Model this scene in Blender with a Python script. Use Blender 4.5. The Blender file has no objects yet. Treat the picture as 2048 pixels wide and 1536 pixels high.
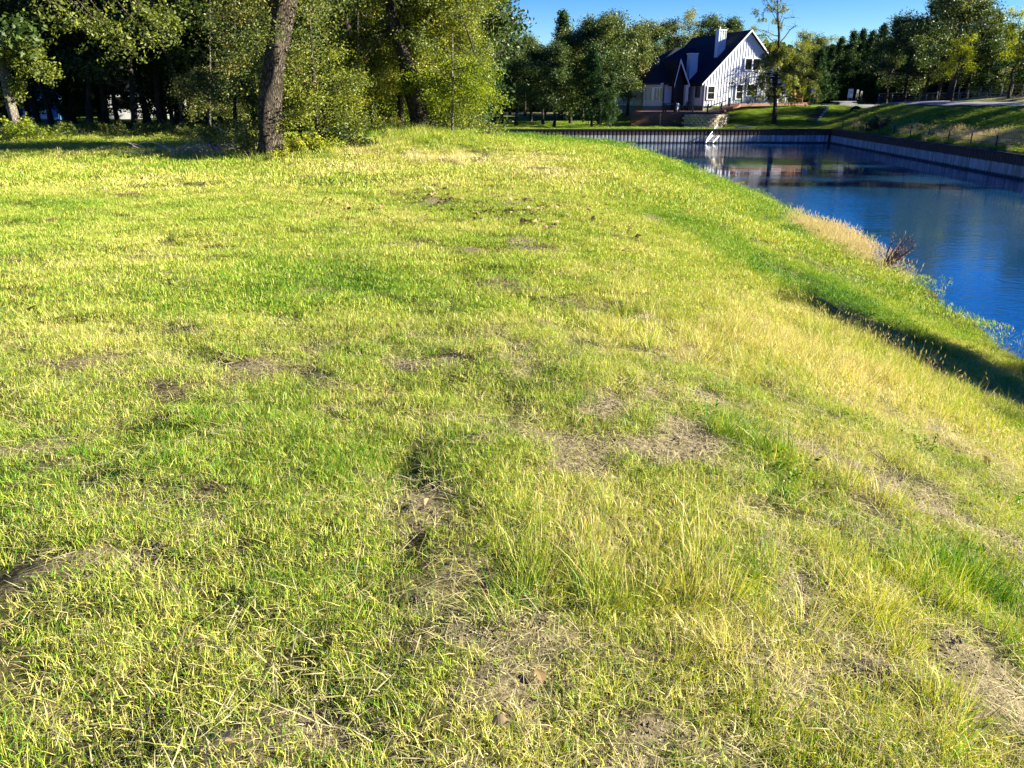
import bpy, math, random
import numpy as np
from mathutils import Vector, Matrix

# ------------------------------------------------------------------ camera, sky, sun, exposure
SC = bpy.context.scene
COL = SC.collection
F = 1640.0
PITCH = math.atan(578 / F)
EYE = 1.6
WATER = -2.7
cam_d = bpy.data.cameras.new('camera')
cam = bpy.data.objects.new('camera', cam_d)
COL.objects.link(cam)
cam.location = (0, 0, EYE)
cam.rotation_euler = (math.pi / 2 - PITCH, 0, 0)
cam_d.sensor_width = 36
cam_d.lens = 36 * F / 2048
cam_d.clip_start = 0.05
cam_d.clip_end = 3000
SC.camera = cam

SUN_EL, SUN_AZ = math.radians(21.5), math.radians(95)
world = bpy.data.worlds.new('World')
SC.world = world
world.use_nodes = True
wn = world.node_tree
sky = wn.nodes.new('ShaderNodeTexSky')
sky.sky_type = 'NISHITA'
sky.sun_disc = False
sky.sun_elevation = SUN_EL
sky.sun_rotation = SUN_AZ
sky.air_density = 1.0
sky.dust_density = 0.1
sky.ozone_density = 4.0
hs_ = wn.nodes.new('ShaderNodeHueSaturation'); hs_.inputs['Saturation'].default_value = 1.6; hs_.inputs['Hue'].default_value = .53
tn_ = wn.nodes.new('ShaderNodeMix'); tn_.data_type = 'RGBA'; tn_.blend_type = 'MULTIPLY'; tn_.inputs[0].default_value = 1.0; tn_.inputs[7].default_value = (.72, .86, 1.0, 1)
wn.links.new(sky.outputs[0], hs_.inputs['Color']); wn.links.new(hs_.outputs[0], tn_.inputs[6])
wn.links.new(tn_.outputs[2], wn.nodes['Background'].inputs[0])
wn.nodes['Background'].inputs[1].default_value = 0.05
sl = bpy.data.lights.new('sun', 'SUN')
sl.energy = 5.0
sl.angle = math.radians(0.5)
sl.color = (1.0, 0.94, 0.80)
so = bpy.data.objects.new('sun', sl)
COL.objects.link(so)
SUNV = Vector((math.sin(SUN_AZ) * math.cos(SUN_EL), math.cos(SUN_AZ) * math.cos(SUN_EL), math.sin(SUN_EL)))
so.rotation_euler = SUNV.to_track_quat('Z', 'Y').to_euler()
SC.view_settings.view_transform = 'Standard'
SC.view_settings.look = 'None'
SC.view_settings.gamma = 1
SC.view_settings.exposure = 2.12
SC.render.engine = 'CYCLES'
SC.cycles.max_bounces = 6
SC.cycles.diffuse_bounces = 2
SC.cycles.transmission_bounces = 4
SC.cycles.glossy_bounces = 3

# ------------------------------------------------------------------ helpers
def ray(px, py):
    u = (px - 1024) / F
    v = (py - 768) / F
    return (u, math.cos(PITCH) - v * math.sin(PITCH), -math.sin(PITCH) - v * math.cos(PITCH))

def atY(px, py, Y):
    d = ray(px, py)
    t = Y / d[1]
    return Vector((d[0] * t, Y, EYE + d[2] * t))

def atZ(px, py, z):
    d = ray(px, py)
    t = (z - EYE) / d[2]
    return Vector((d[0] * t, d[1] * t, z))

def smooth(t):
    t = np.clip(t, 0, 1)
    return t * t * (3 - 2 * t)

_rs = np.random.RandomState(7)
_lat = _rs.rand(256, 256)
def noise(x, y, s=1.0, o=0.0):
    x = np.asarray(x, float) / s + o * 13.7 + 500
    y = np.asarray(y, float) / s + o * 7.3 + 500
    xi = np.floor(x).astype(int); yi = np.floor(y).astype(int)
    fx = x - xi; fy = y - yi
    fx = fx * fx * (3 - 2 * fx); fy = fy * fy * (3 - 2 * fy)
    a = _lat[xi & 255, yi & 255]; b = _lat[(xi + 1) & 255, yi & 255]
    c = _lat[xi & 255, (yi + 1) & 255]; d = _lat[(xi + 1) & 255, (yi + 1) & 255]
    return (a * (1 - fx) + b * fx) * (1 - fy) + (c * (1 - fx) + d * fx) * fy

SHORE = np.array([(-6, 110), (-6, 62), (-5, 52), (-1, 47.5), (4, 45.5), (8, 43.5), (10.6, 40.5), (11.4, 36), (10.9, 31.5), (10.5, 25.8),
                  (9.7, 21.1), (9.3, 17.8), (9.05, 15.7), (8.8, 13.4), (8.4, 9), (8.2, 5), (8.0, 0), (8.0, -60)], float)
BACKY = 81.0
def wallx(y):
    return np.interp(y, [-60, 0, 45, 81, 400], [22, 25, 27.4, 30.2, 30.2])

def shore_dist(x, y):
    """signed distance inland of the near shore (positive on land)."""
    x = np.asarray(x, float); y = np.asarray(y, float)
    best = np.full(x.shape, 1e9)
    for (ax, ay), (bx_, by_) in zip(SHORE[:-1], SHORE[1:]):
        dx, dy = bx_ - ax, by_ - ay
        t = np.clip(((x - ax) * dx + (y - ay) * dy) / (dx * dx + dy * dy), 0, 1)
        best = np.minimum(best, np.hypot(x - ax - t * dx, y - ay - t * dy))
    xs = np.interp(y, SHORE[::-1, 1][:11], SHORE[::-1, 0][:11])     # east shore as x(y)
    ys = np.interp(x, SHORE[2:7, 0], SHORE[2:7, 1])                # north shore as y(x)
    land = np.where(y < 40.5, x < xs, np.where(x < -6, True, (y < ys) & (x > -6) & (x < 10.8)))
    land = land | ((x < -5.5 + (y < 60) * (60 - y) * 0.06) & (y > 45))
    return np.where(land, best, -best)

def HF(x, y):
    """ground beyond the seawall."""
    x = np.asarray(x, float); y = np.asarray(y, float)
    back = -1.5 + 2.0 * smooth((y - 83) / 12) * smooth((x - 18.5) / 5) + 0.75 * smooth((y - 82) / 30) * (1 - smooth((x - 18.5) / 5))
    right = -1.5 + 2.15 * smooth((x - wallx(np.minimum(y, 81)) + 0.6) / 9.0) * smooth((90 - y) / 8 + 0.6) + 0.35 * np.clip((x - 35) / 7, 0, 1) + 0.55 * smooth((x - 42) / 7)
    z = np.maximum(back, right)
    z = z + 0.9 * smooth((y - 112) / 60)
    z = z + (noise(x, y, 4, 3) - .5) * 0.12
    return z

def HN(x, y, micro=True):
    x = np.asarray(x, float); y = np.asarray(y, float)
    d = shore_dist(x, y)
    dw = d + (noise(x, y, 1.6, 1) - .5) * 0.9 * smooth(1 - np.abs(d) / 6)
    tt = np.clip(dw / 8.4, 0, 1)
    z = np.where(dw > 0, WATER + 2.7 * (.35 * smooth(tt) + .65 * (1 - (1 - tt) ** 1.35)), np.maximum(WATER + dw * 0.5, -4.2))
    z = z - 0.020 * np.clip(y - 27, 0, 14) * smooth((x + 3) / 5) * (d > 0)
    # the low mound under the leaning trees
    z = z + 0.62 * np.exp(-(((x + 3.4) / 3.0) ** 2 + ((y - 25.0) / 3.0) ** 2))
    z = z + (noise(x, y, 3.0, 2) - .5) * 0.10
    far = smooth((y - 70) / 20) * smooth((x + 16) / 10) * (x < -5.9)
    z = np.where(y > 70, z * (1 - far) + HF(x, y) * far, z)
    if micro:
        n = (noise(x, y, 0.75, 4) - .5) * 0.07 + (noise(x, y, 0.30, 5) - .5) * 0.085 + (noise(x, y, 0.13, 6) - .5) * 0.045
        z = z + n * np.where(dw > 0, 1, 0) * np.clip(60 / np.maximum(y, 1), 0, 1)
    return z

def H(x, y):
    x = np.asarray(x, float); y = np.asarray(y, float)
    farside = ((y > BACKY) & (x > -6)) | ((x > wallx(y)) & (y <= BACKY))
    return np.where(farside, HF(x, y), HN(x, y))

def ground_hit(px, py):
    d = ray(px, py)
    t = 1.0
    for i in range(6000):
        x, y, z = d[0] * t, d[1] * t, EYE + d[2] * t
        if z < float(HN(x, y, False)) or z < WATER:
            break
        t += 0.03
    return Vector((x, y, z))

def tag(o, label=None, cat=None, group=None, kind=None):
    if label: o['label'] = label
    if cat: o['category'] = cat
    if group: o['group'] = group
    if kind: o['kind'] = kind
    return o

def empty(name, loc=(0, 0, 0), rz=0.0):
    o = bpy.data.objects.new(name, None)
    COL.objects.link(o)
    o.location = loc
    o.rotation_euler = (0, 0, rz)
    o.empty_display_size = 0.3
    return o

def fast_mesh(name, v, faces_flat, sizes, smooth_sh=False):
    me = bpy.data.meshes.new(name)
    v = np.asarray(v, np.float32)
    faces_flat = np.asarray(faces_flat, np.int32)
    sizes = np.asarray(sizes, np.int32)
    me.vertices.add(len(v)); me.vertices.foreach_set('co', v.ravel())
    me.loops.add(len(faces_flat)); me.loops.foreach_set('vertex_index', faces_flat)
    me.polygons.add(len(sizes))
    me.polygons.foreach_set('loop_start', np.concatenate([[0], np.cumsum(sizes)[:-1]]).astype(np.int32))
    me.polygons.foreach_set('loop_total', sizes)
    if smooth_sh: me.polygons.foreach_set('use_smooth', np.ones(len(sizes), bool))
    me.update(calc_edges=True)
    return me

def attr(me, name, data, dom='POINT'):
    a = me.attributes.new(name, 'FLOAT', dom)
    a.data.foreach_set('value', np.asarray(data, np.float32))

def link(name, me, mat=None, parent=None):
    o = bpy.data.objects.new(name, me)
    COL.objects.link(o)
    if mat is not None and len(me.materials) == 0: me.materials.append(mat)
    if parent is not None: o.parent = parent
    return o

class MB:
    def __init__(s): s.v = []; s.f = []
    def quad(s, *p):
        n = len(s.v); s.v += [tuple(q) for q in p]; s.f.append(tuple(range(n, n + len(p)))); return s
    def hexa(s, p):
        n = len(s.v); s.v += [tuple(q) for q in p]
        for f in ((3, 2, 1, 0), (4, 5, 6, 7), (0, 1, 5, 4), (1, 2, 6, 5), (2, 3, 7, 6), (3, 0, 4, 7)):
            s.f.append(tuple(n + i for i in f))
        return s
    def box(s, c, d, rz=0.0, m=None):
        x, y, z = d[0] / 2, d[1] / 2, d[2] / 2
        M = m if m is not None else Matrix.Rotation(rz, 3, 'Z')
        c = Vector(c)
        return s.hexa([c + M @ Vector(q) for q in ((-x, -y, -z), (x, -y, -z), (x, y, -z), (-x, y, -z), (-x, -y, z), (x, -y, z), (x, y, z), (-x, y, z))])
    def bar(s, a, b, w, t, up=(0, 0, 1)):
        a, b = Vector(a), Vector(b); d = (b - a).normalized(); up = Vector(up)
        sd = d.cross(up)
        if sd.length < 1e-4: sd = d.cross(Vector((1, 0, 0)))
        sd.normalize(); u = sd.cross(d)
        q = []
        for e in (a, b):
            q += [e - sd * w / 2 - u * t / 2, e + sd * w / 2 - u * t / 2, e + sd * w / 2 + u * t / 2, e - sd * w / 2 + u * t / 2]
        return s.hexa(q)
    def slab(s, poly, ext):
        n = len(s.v); k = len(poly); e = Vector(ext)
        s.v += [tuple(p) for p in poly] + [tuple(Vector(p) + e) for p in poly]
        s.f.append(tuple(range(n, n + k))[::-1]); s.f.append(tuple(range(n + k, n + 2 * k)))
        for i in range(k):
            j = (i + 1) % k; s.f.append((n + i, n + j, n + k + j, n + k + i))
        return s
    def tube(s, pts, rad, sides=8, cap=True):
        pts = [Vector(p) for p in pts]; n0 = len(s.v); up = Vector((0.3, 0.9, 0.1)).normalized()
        for i, p in enumerate(pts):
            d = (pts[min(i + 1, len(pts) - 1)] - pts[max(i - 1, 0)]).normalized()
            a = d.cross(up)
            if a.length < 0.05: a = d.cross(Vector((1, 0, 0)))
            a.normalize(); b = d.cross(a); r = rad[i] if hasattr(rad, '__len__') else rad
            for k in range(sides):
                t = 2 * math.pi * k / sides
                s.v.append(tuple(p + (a * math.cos(t) + b * math.sin(t)) * r))
        for i in range(len(pts) - 1):
            for k in range(sides):
                k2 = (k + 1) % sides; q = n0 + i * sides
                s.f.append((q + k, q + k2, q + sides + k2, q + sides + k))
        if cap:
            s.f.append(tuple(n0 + k for k in range(sides))[::-1])
            q = n0 + (len(pts) - 1) * sides
            s.f.append(tuple(q + k for k in range(sides)))
        return s
    def mesh(s, name, sm=False):
        me = bpy.data.meshes.new(name); me.from_pydata(s.v, [], s.f)
        if sm: me.polygons.foreach_set('use_smooth', [True] * len(s.f))
        me.update(); return me
    def build(s, name, mat, parent=None, sm=False):
        return link(name, s.mesh(name, sm), mat, parent)

# ------------------------------------------------------------------ materials
def newmat(name):
    m = bpy.data.materials.new(name); m.use_nodes = True
    nt = m.node_tree
    for n in list(nt.nodes): nt.nodes.remove(n)
    out = nt.nodes.new('ShaderNodeOutputMaterial')
    return m, nt, out

def nd(nt, t, **kw):
    n = nt.nodes.new(t)
    for k, v in kw.items():
        if k in ('in_',):
            for a, b in v.items(): n.inputs[a].default_value = b
        else: setattr(n, k, v)
    return n

def ramp(nt, stops, fac=None, interp='LINEAR'):
    r = nt.nodes.new('ShaderNodeValToRGB'); r.color_ramp.interpolation = interp
    e = r.color_ramp.elements
    while len(e) > 1: e.remove(e[-1])
    e[0].position = stops[0][0]; e[0].color = (*stops[0][1], 1)
    for p, c in stops[1:]:
        q = e.new(p); q.color = (*c, 1)
    if fac is not None: nt.links.new(fac, r.inputs[0])
    return r

def nz(nt, scale, vec, detail=3, rough=.55):
    n = nd(nt, 'ShaderNodeTexNoise', in_={'Scale': scale, 'Detail': detail, 'Roughness': rough})
    nt.links.new(vec, n.inputs['Vector'])
    return n

def math_(nt, op, a, b=None, clamp=False):
    n = nt.nodes.new('ShaderNodeMath'); n.operation = op; n.use_clamp = clamp
    for i, s in enumerate((a, b)):
        if s is None: continue
        if isinstance(s, (int, float)): n.inputs[i].default_value = s
        else: nt.links.new(s, n.inputs[i])
    return n.outputs[0]

def mixc(nt, fac, a, b, mode='MIX'):
    n = nt.nodes.new('ShaderNodeMix'); n.data_type = 'RGBA'; n.blend_type = mode
    for key, s in ((0, fac), (6, a), (7, b)):
        if isinstance(s, tuple): n.inputs[key].default_value = (*s, 1)
        elif isinstance(s, (int, float)): n.inputs[key].default_value = s
        else: nt.links.new(s, n.inputs[key])
    return n.outputs[2]

def simple(name, col, rough=.7, var=.25, scale=6, metallic=0, bump=0.0, spec=.4, stretch=None):
    m, nt, out = newmat(name)
    tc = nd(nt, 'ShaderNodeTexCoord'); vec = tc.outputs['Object']
    if stretch:
        mp = nd(nt, 'ShaderNodeMapping'); mp.inputs['Scale'].default_value = stretch
        nt.links.new(vec, mp.inputs[0]); vec = mp.outputs[0]
    n = nz(nt, scale, vec, 5)
    lo = tuple(c * (1 - var) for c in col); hi = tuple(min(1, c * (1 + var)) for c in col)
    r = ramp(nt, [(.3, lo), (.7, hi)], n.outputs[0])
    b = nd(nt, 'ShaderNodeBsdfPrincipled', in_={'Roughness': rough, 'Metallic': metallic, 'Specular IOR Level': spec})
    nt.links.new(r.outputs[0], b.inputs['Base Color'])
    if bump:
        bp = nd(nt, 'ShaderNodeBump', in_={'Strength': 1.0, 'Distance': bump}); nt.links.new(n.outputs[0], bp.inputs['Height'])
        nt.links.new(bp.outputs[0], b.inputs['Normal'])
    nt.links.new(b.outputs[0], out.inputs[0])
    return m

def leafy(name, stops, trans=.45, nscale=.35, gloss=.12, inst=False, noise_amt=.35, obj_amt=.0):
    """thin vegetation: colour by a per-leaf tint, a slow noise over the place and (for scattered tufts) the tuft's own dryness."""
    m, nt, out = newmat(name)
    at = nd(nt, 'ShaderNodeAttribute', attribute_name='tint')
    geo = nd(nt, 'ShaderNodeNewGeometry')
    n = nz(nt, nscale, geo.outputs['Position'], 3)
    v = math_(nt, 'ADD', at.outputs['Fac'], math_(nt, 'MULTIPLY', math_(nt, 'SUBTRACT', n.outputs[0], .5), noise_amt * 2))
    if inst:
        ai = nd(nt, 'ShaderNodeAttribute', attribute_name='zone', attribute_type='INSTANCER')
        v = math_(nt, 'ADD', v, ai.outputs['Fac'])
    if obj_amt:
        oi = nd(nt, 'ShaderNodeObjectInfo')
        v = math_(nt, 'ADD', v, math_(nt, 'MULTIPLY', math_(nt, 'SUBTRACT', oi.outputs['Random'], .5), obj_amt))
    r = ramp(nt, stops, v)
    d = nd(nt, 'ShaderNodeBsdfPrincipled', in_={'Roughness': .5, 'Specular IOR Level': gloss})
    t = nd(nt, 'ShaderNodeBsdfTranslucent')
    hs = nd(nt, 'ShaderNodeHueSaturation', in_={'Hue': .49, 'Saturation': 1.15, 'Value': 1.25})
    nt.links.new(r.outputs[0], hs.inputs['Color'])
    nt.links.new(r.outputs[0], d.inputs['Base Color']); nt.links.new(hs.outputs[0], t.inputs[0])
    mx = nd(nt, 'ShaderNodeMixShader', in_={0: trans})
    nt.links.new(d.outputs[0], mx.inputs[1]); nt.links.new(t.outputs[0], mx.inputs[2])
    nt.links.new(mx.outputs[0], out.inputs[0])
    return m

G_STOPS = [(0.0, (.03, .11, .010)), (.25, (.10, .25, .014)), (.45, (.24, .33, .025)), (.65, (.43, .44, .06)), (.85, (.58, .51, .16)), (1.0, (.62, .52, .26))]
M_GRASS = leafy('grass_blades', G_STOPS, trans=.28, gloss=.22, nscale=.45, inst=True, noise_amt=.32)
M_STRAW = leafy('dry_grass', [(0, (.30, .32, .08)), (.35, (.50, .46, .16)), (.7, (.66, .58, .30)), (1, (.58, .48, .27))], trans=.3, nscale=.8, inst=True, noise_amt=.2)
M_OAK = leafy('oak_leaves', [(0, (.018, .038, .009)), (.35, (.045, .08, .014)), (.6, (.10, .13, .024)), (.85, (.20, .20, .04)), (1, (.26, .17, .05))], trans=.3, nscale=.25, gloss=.35, noise_amt=.2, obj_amt=.25)
M_CEDAR = leafy('cedar_needles', [(0, (.012, .035, .010)), (.5, (.03, .07, .014)), (1, (.07, .10, .02))], trans=.15, nscale=.4, noise_amt=.2, obj_amt=.3)
M_ELM = leafy('elm_leaves', [(0, (.035, .055, .012)), (.35, (.085, .115, .02)), (.6, (.17, .20, .028)), (.85, (.34, .35, .045)), (1, (.42, .32, .06))], trans=.34, nscale=.6, gloss=.3, noise_amt=.30)
M_YELLOW = leafy('yellow_leaves', [(0, (.07, .11, .015)), (.4, (.18, .24, .025)), (.7, (.38, .40, .04)), (1, (.48, .38, .06))], trans=.4, nscale=.6, noise_amt=.2)
M_PALE = leafy('pale_leaves', [(0, (.10, .13, .04)), (.5, (.22, .25, .08)), (1, (.34, .30, .13))], trans=.3, nscale=.5, noise_amt=.2)
M_DEADLEAF = leafy('dead_leaves', [(0, (.07, .045, .02)), (.5, (.22, .145, .06)), (1, (.42, .33, .18))], trans=.1, nscale=3, inst=True, noise_amt=.2)

def bark(name, dark, light, sc=1.0, moss=False):
    m, nt, out = newmat(name)
    tc = nd(nt, 'ShaderNodeTexCoord')
    mp = nd(nt, 'ShaderNodeMapping'); mp.inputs['Scale'].default_value = (sc, sc, sc * .22)
    nt.links.new(tc.outputs['Object'], mp.inputs[0])
    vo = nd(nt, 'ShaderNodeTexVoronoi', feature='DISTANCE_TO_EDGE', in_={'Scale': 22.0, 'Randomness': 1.0})
    n = nz(nt, 30, mp.outputs[0], 4, .65)
    ad = nd(nt, 'ShaderNodeVectorMath', operation='MULTIPLY_ADD')
    nt.links.new(n.outputs['Color'], ad.inputs[0]); ad.inputs[1].default_value = (.06, .06, .06); nt.links.new(mp.outputs[0], ad.inputs[2])
    nt.links.new(ad.outputs[0], vo.inputs['Vector'])
    hgt = math_(nt, 'MULTIPLY', math_(nt, 'MINIMUM', vo.outputs['Distance'], .25), 4.0)
    big = nz(nt, 2.0, tc.outputs['Object'], 3)
    c = mixc(nt, hgt, dark, light)
    c = mixc(nt, math_(nt, 'MULTIPLY', math_(nt, 'SUBTRACT', big.outputs[0], .45, True), 2.0, True), c, tuple(x * 1.5 for x in light))
    b = nd(nt, 'ShaderNodeBsdfPrincipled', in_={'Roughness': .9, 'Specular IOR Level': .15})
    nt.links.new(c, b.inputs['Base Color'])
    bp = nd(nt, 'ShaderNodeBump', in_={'Strength': 1.0, 'Distance': .06})
    nt.links.new(math_(nt, 'ADD', hgt, math_(nt, 'MULTIPLY', n.outputs[0], .5)), bp.inputs['Height'])
    nt.links.new(bp.outputs[0], b.inputs['Normal'])
    nt.links.new(b.outputs[0], out.inputs[0])
    return m
M_BARK = bark('oak_bark', (.022, .017, .012), (.125, .10, .07), 1.15)
M_BARKP = bark('pale_bark', (.12, .10, .08), (.38, .33, .26), 1.6)
M_BARKD = bark('dark_bark', (.03, .024, .02), (.11, .09, .07), 1.5)

def ground_mat(name, farside):
    m, nt, out = newmat(name)
    geo = nd(nt, 'ShaderNodeNewGeometry'); P = geo.outputs['Position']
    big = nz(nt, .12 if farside else .5, P, 4)
    mid = nz(nt, 1.3 if farside else 2.5, P, 5, .65)
    fine = nz(nt, 9 if farside else 45, P, 6, .75)
    if farside:
        g = ramp(nt, [(.3, (.035, .09, .010)), (.5, (.075, .15, .014)), (.62, (.13, .19, .02)), (.75, (.26, .23, .06))],
                 math_(nt, 'ADD', math_(nt, 'MULTIPLY', big.outputs[0], .55), math_(nt, 'MULTIPLY', mid.outputs[0], .45)))
        dr = nd(nt, 'ShaderNodeAttribute', attribute_name='dry')
        c = mixc(nt, dr.outputs['Fac'], g.outputs[0], mixc(nt, mid.outputs[0], (.30, .25, .08), (.52, .42, .20)))
        c = mixc(nt, math_(nt, 'MULTIPLY', fine.outputs[0], .8), c, mixc(nt, .5, c, (.02, .04, .008)))
    else:
        th = ramp(nt, [(.35, (.015, .018, .006)), (.47, (.05, .05, .016)), (.54, (.15, .125, .05)), (.65, (.34, .28, .14))],
                  math_(nt, 'ADD', math_(nt, 'MULTIPLY', fine.outputs[0], .6), math_(nt, 'MULTIPLY', mid.outputs[0], .4)))  # thatch kept dark: the shade between the blades is painted into its colour
        soil = ramp(nt, [(.3, (.04, .032, .016)), (.47, (.15, .12, .065)), (.58, (.30, .25, .14)), (.75, (.48, .41, .25))], fine.outputs[0])
        sa = nd(nt, 'ShaderNodeAttribute', attribute_name='soil')
        gr = ramp(nt, [(.3, (.05, .09, .012)), (.6, (.13, .17, .022)), (.8, (.26, .25, .06))], mid.outputs[0])
        fa = nd(nt, 'ShaderNodeAttribute', attribute_name='farness')
        c = mixc(nt, fa.outputs['Fac'], th.outputs[0], gr.outputs[0])
        c = mixc(nt, sa.outputs['Fac'], c, soil.outputs[0])
        sp = nd(nt, 'ShaderNodeSeparateXYZ'); nt.links.new(P, sp.inputs[0])
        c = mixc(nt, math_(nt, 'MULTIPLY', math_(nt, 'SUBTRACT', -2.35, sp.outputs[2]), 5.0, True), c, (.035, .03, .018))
    b = nd(nt, 'ShaderNodeBsdfPrincipled', in_={'Roughness': .95, 'Specular IOR Level': .1})
    nt.links.new(c, b.inputs['Base Color'])
    bp = nd(nt, 'ShaderNodeBump', in_={'Strength': 1.0, 'Distance': .12 if farside else .035})
    nt.links.new(fine.outputs[0], bp.inputs['Height']); nt.links.new(bp.outputs[0], b.inputs['Normal'])
    nt.links.new(b.outputs[0], out.inputs[0])
    return m
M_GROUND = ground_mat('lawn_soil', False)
M_FAR = ground_mat('far_lawn', True)

def water_mat():
    m, nt, out = newmat('pond_water')
    geo = nd(nt, 'ShaderNodeNewGeometry')
    def layer(sx, sy, sc, det, rz=0.0):
        mp = nd(nt, 'ShaderNodeMapping'); mp.inputs['Scale'].default_value = (sx, sy, 1); mp.inputs['Rotation'].default_value = (0, 0, rz)
        nt.links.new(geo.outputs['Position'], mp.inputs[0])
        return nz(nt, sc, mp.outputs[0], det, .5).outputs[0]
    fine = layer(.8, 1.3, 5.0, 3, .3)
    slow = layer(.35, 1.0, .9, 2, -.1)
    patch = layer(.5, 1.0, .10, 2, .2)
    ruf = math_(nt, 'MULTIPLY', math_(nt, 'SUBTRACT', patch, .40, True), 5.0, True)
    h = math_(nt, 'ADD', math_(nt, 'MULTIPLY', fine, math_(nt, 'ADD', math_(nt, 'MULTIPLY', ruf, .013), .0007)), math_(nt, 'MULTIPLY', slow, .006))
    bp = nd(nt, 'ShaderNodeBump', in_={'Strength': 1.0, 'Distance': 1.0}); nt.links.new(h, bp.inputs['Height'])
    b = nd(nt, 'ShaderNodeBsdfPrincipled', in_={'Roughness': .03, 'IOR': 1.8, 'Base Color': (.006, .045, .11, 1), 'Specular IOR Level': 1.0})
    nt.links.new(bp.outputs[0], b.inputs['Normal']); nt.links.new(b.outputs[0], out.inputs[0])
    return m
M_WATER = water_mat()

def pile_mat():
    m, nt, out = newmat('sheet_pile_vinyl')
    geo = nd(nt, 'ShaderNodeNewGeometry'); sp = nd(nt, 'ShaderNodeSeparateXYZ'); nt.links.new(geo.outputs['Position'], sp.inputs[0])
    n = nz(nt, 1.2, geo.outputs['Position'], 5, .7)
    oi = nd(nt, 'ShaderNodeObjectInfo')
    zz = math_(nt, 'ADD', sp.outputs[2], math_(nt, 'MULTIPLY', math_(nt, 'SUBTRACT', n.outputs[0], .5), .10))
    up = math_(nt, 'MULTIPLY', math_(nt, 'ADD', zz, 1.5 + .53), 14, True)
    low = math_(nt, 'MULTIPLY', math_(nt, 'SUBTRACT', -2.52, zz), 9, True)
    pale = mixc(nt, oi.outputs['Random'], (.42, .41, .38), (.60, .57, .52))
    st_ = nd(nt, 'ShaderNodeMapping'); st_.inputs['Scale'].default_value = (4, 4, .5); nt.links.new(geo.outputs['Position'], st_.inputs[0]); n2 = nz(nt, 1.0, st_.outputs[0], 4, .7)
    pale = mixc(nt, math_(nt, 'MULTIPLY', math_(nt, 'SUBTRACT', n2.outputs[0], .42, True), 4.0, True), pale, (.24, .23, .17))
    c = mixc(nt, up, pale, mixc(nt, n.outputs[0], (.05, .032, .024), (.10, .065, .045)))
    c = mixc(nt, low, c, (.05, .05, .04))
    b = nd(nt, 'ShaderNodeBsdfPrincipled', in_={'Roughness': .6, 'Specular IOR Level': .3}); nt.links.new(c, b.inputs['Base Color'])
    nt.links.new(b.outputs[0], out.inputs[0]); return m
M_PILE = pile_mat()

def shingle_mat():
    m, nt, out = newmat('roof_shingles')
    tc = nd(nt, 'ShaderNodeTexCoord'); geo = nd(nt, 'ShaderNodeNewGeometry')
    sp = nd(nt, 'ShaderNodeSeparateXYZ'); nt.links.new(geo.outputs['Position'], sp.inputs[0])
    n = nz(nt, 7, geo.outputs['Position'], 4, .7)
    row = math_(nt, 'FRACT', math_(nt, 'MULTIPLY', sp.outputs[2], 9.0))
    c = mixc(nt, n.outputs[0], (.010, .012, .017), (.040, .042, .05))
    c = mixc(nt, math_(nt, 'MULTIPLY', math_(nt, 'LESS_THAN', row, .14), .6), c, (.004, .004, .006))
    b = nd(nt, 'ShaderNodeBsdfPrincipled', in_={'Roughness': .95, 'Specular IOR Level': .08}); nt.links.new(c, b.inputs['Base Color'])
    nt.links.new(b.outputs[0], out.inputs[0]); return m
M_ROOF = shingle_mat()
M_SIDING = simple('white_siding', (.64, .65, .67), .6, .05, 2)
M_CREAM = simple('cream_paint', (.62, .58, .48), .7, .08, 2)
M_TRIM = simple('white_trim', (.80, .80, .78), .5, .03, 3)
M_GLASS = simple('window_glass', (.012, .014, .016), .06, .3, 2, spec=.8)
M_FOUND = simple('concrete_foundation', (.22, .20, .17), .9, .2, 3)
M_DARK = simple('black_metal', (.02, .02, .022), .5, .2, 5)
M_RECESS = simple('recess_shade', (.010, .011, .011), .6, .3, 5)  # shade inside the entry put into the colour, no door here
M_STONE = simple('limestone', (.46, .44, .40), .9, .25, 2.5, bump=.02)
M_REDWOOD = simple('redwood_stain', (.17, .065, .032), .7, .35, 3, stretch=(1, 1, 8))
M_NEWWOOD = simple('fresh_timber', (.42, .24, .11), .7, .25, 5)
M_GREYWOOD = simple('weathered_wood', (.34, .30, .24), .85, .3, 6)
M_DARKWOOD = simple('dark_steps_wood', (.055, .035, .028), .8, .4, 6)
M_BLOCK = simple('retaining_block', (.40, .33, .22), .95, .35, 9, bump=.02)
M_ALU = simple('aluminium', (.72, .72, .70), .4, .06, 5, metallic=.1)
M_ROAD = simple('asphalt_road', (.20, .195, .19), .9, .15, .8)
M_CONC = simple('pale_concrete', (.50, .48, .44), .9, .15, 3)
M_PIPE = simple('pipe_fence_paint', (.20, .21, .22), .5, .15, 4)
M_POST = simple('fence_post_wood', (.25, .22, .18), .9, .3, 8)
M_SIGN = simple('sign_board', (.62, .62, .60), .6, .06, 3)
M_SIGNB = simple('sign_blue', (.12, .30, .55), .6, .1, 3)
M_DOG = simple('black_fur', (.012, .011, .010), .8, .4, 20)
M_CHAIR = simple('cedar_chair_stain', (.42, .15, .05), .7, .25, 8)
M_TWIG = simple('reddish_twig', (.12, .07, .055), .8, .4, 8)
M_TWIGG = simple('grey_twig', (.26, .22, .18), .9, .3, 8)
M_SHED = simple('shed_cladding', (.52, .56, .62), .7, .1, 2)
M_SHEDB = simple('blue_cladding', (.10, .26, .62), .6, .2, 2)
M_NOTICE = simple('grey_notice', (.22, .23, .24), .6, .1, 3)
M_CRUMB = simple('soil_crumb', (.17, .135, .075), .95, .5, 40)
M_SCREEN = simple('screen_white', (.78, .78, .76), .6, .05, 2)

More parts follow.
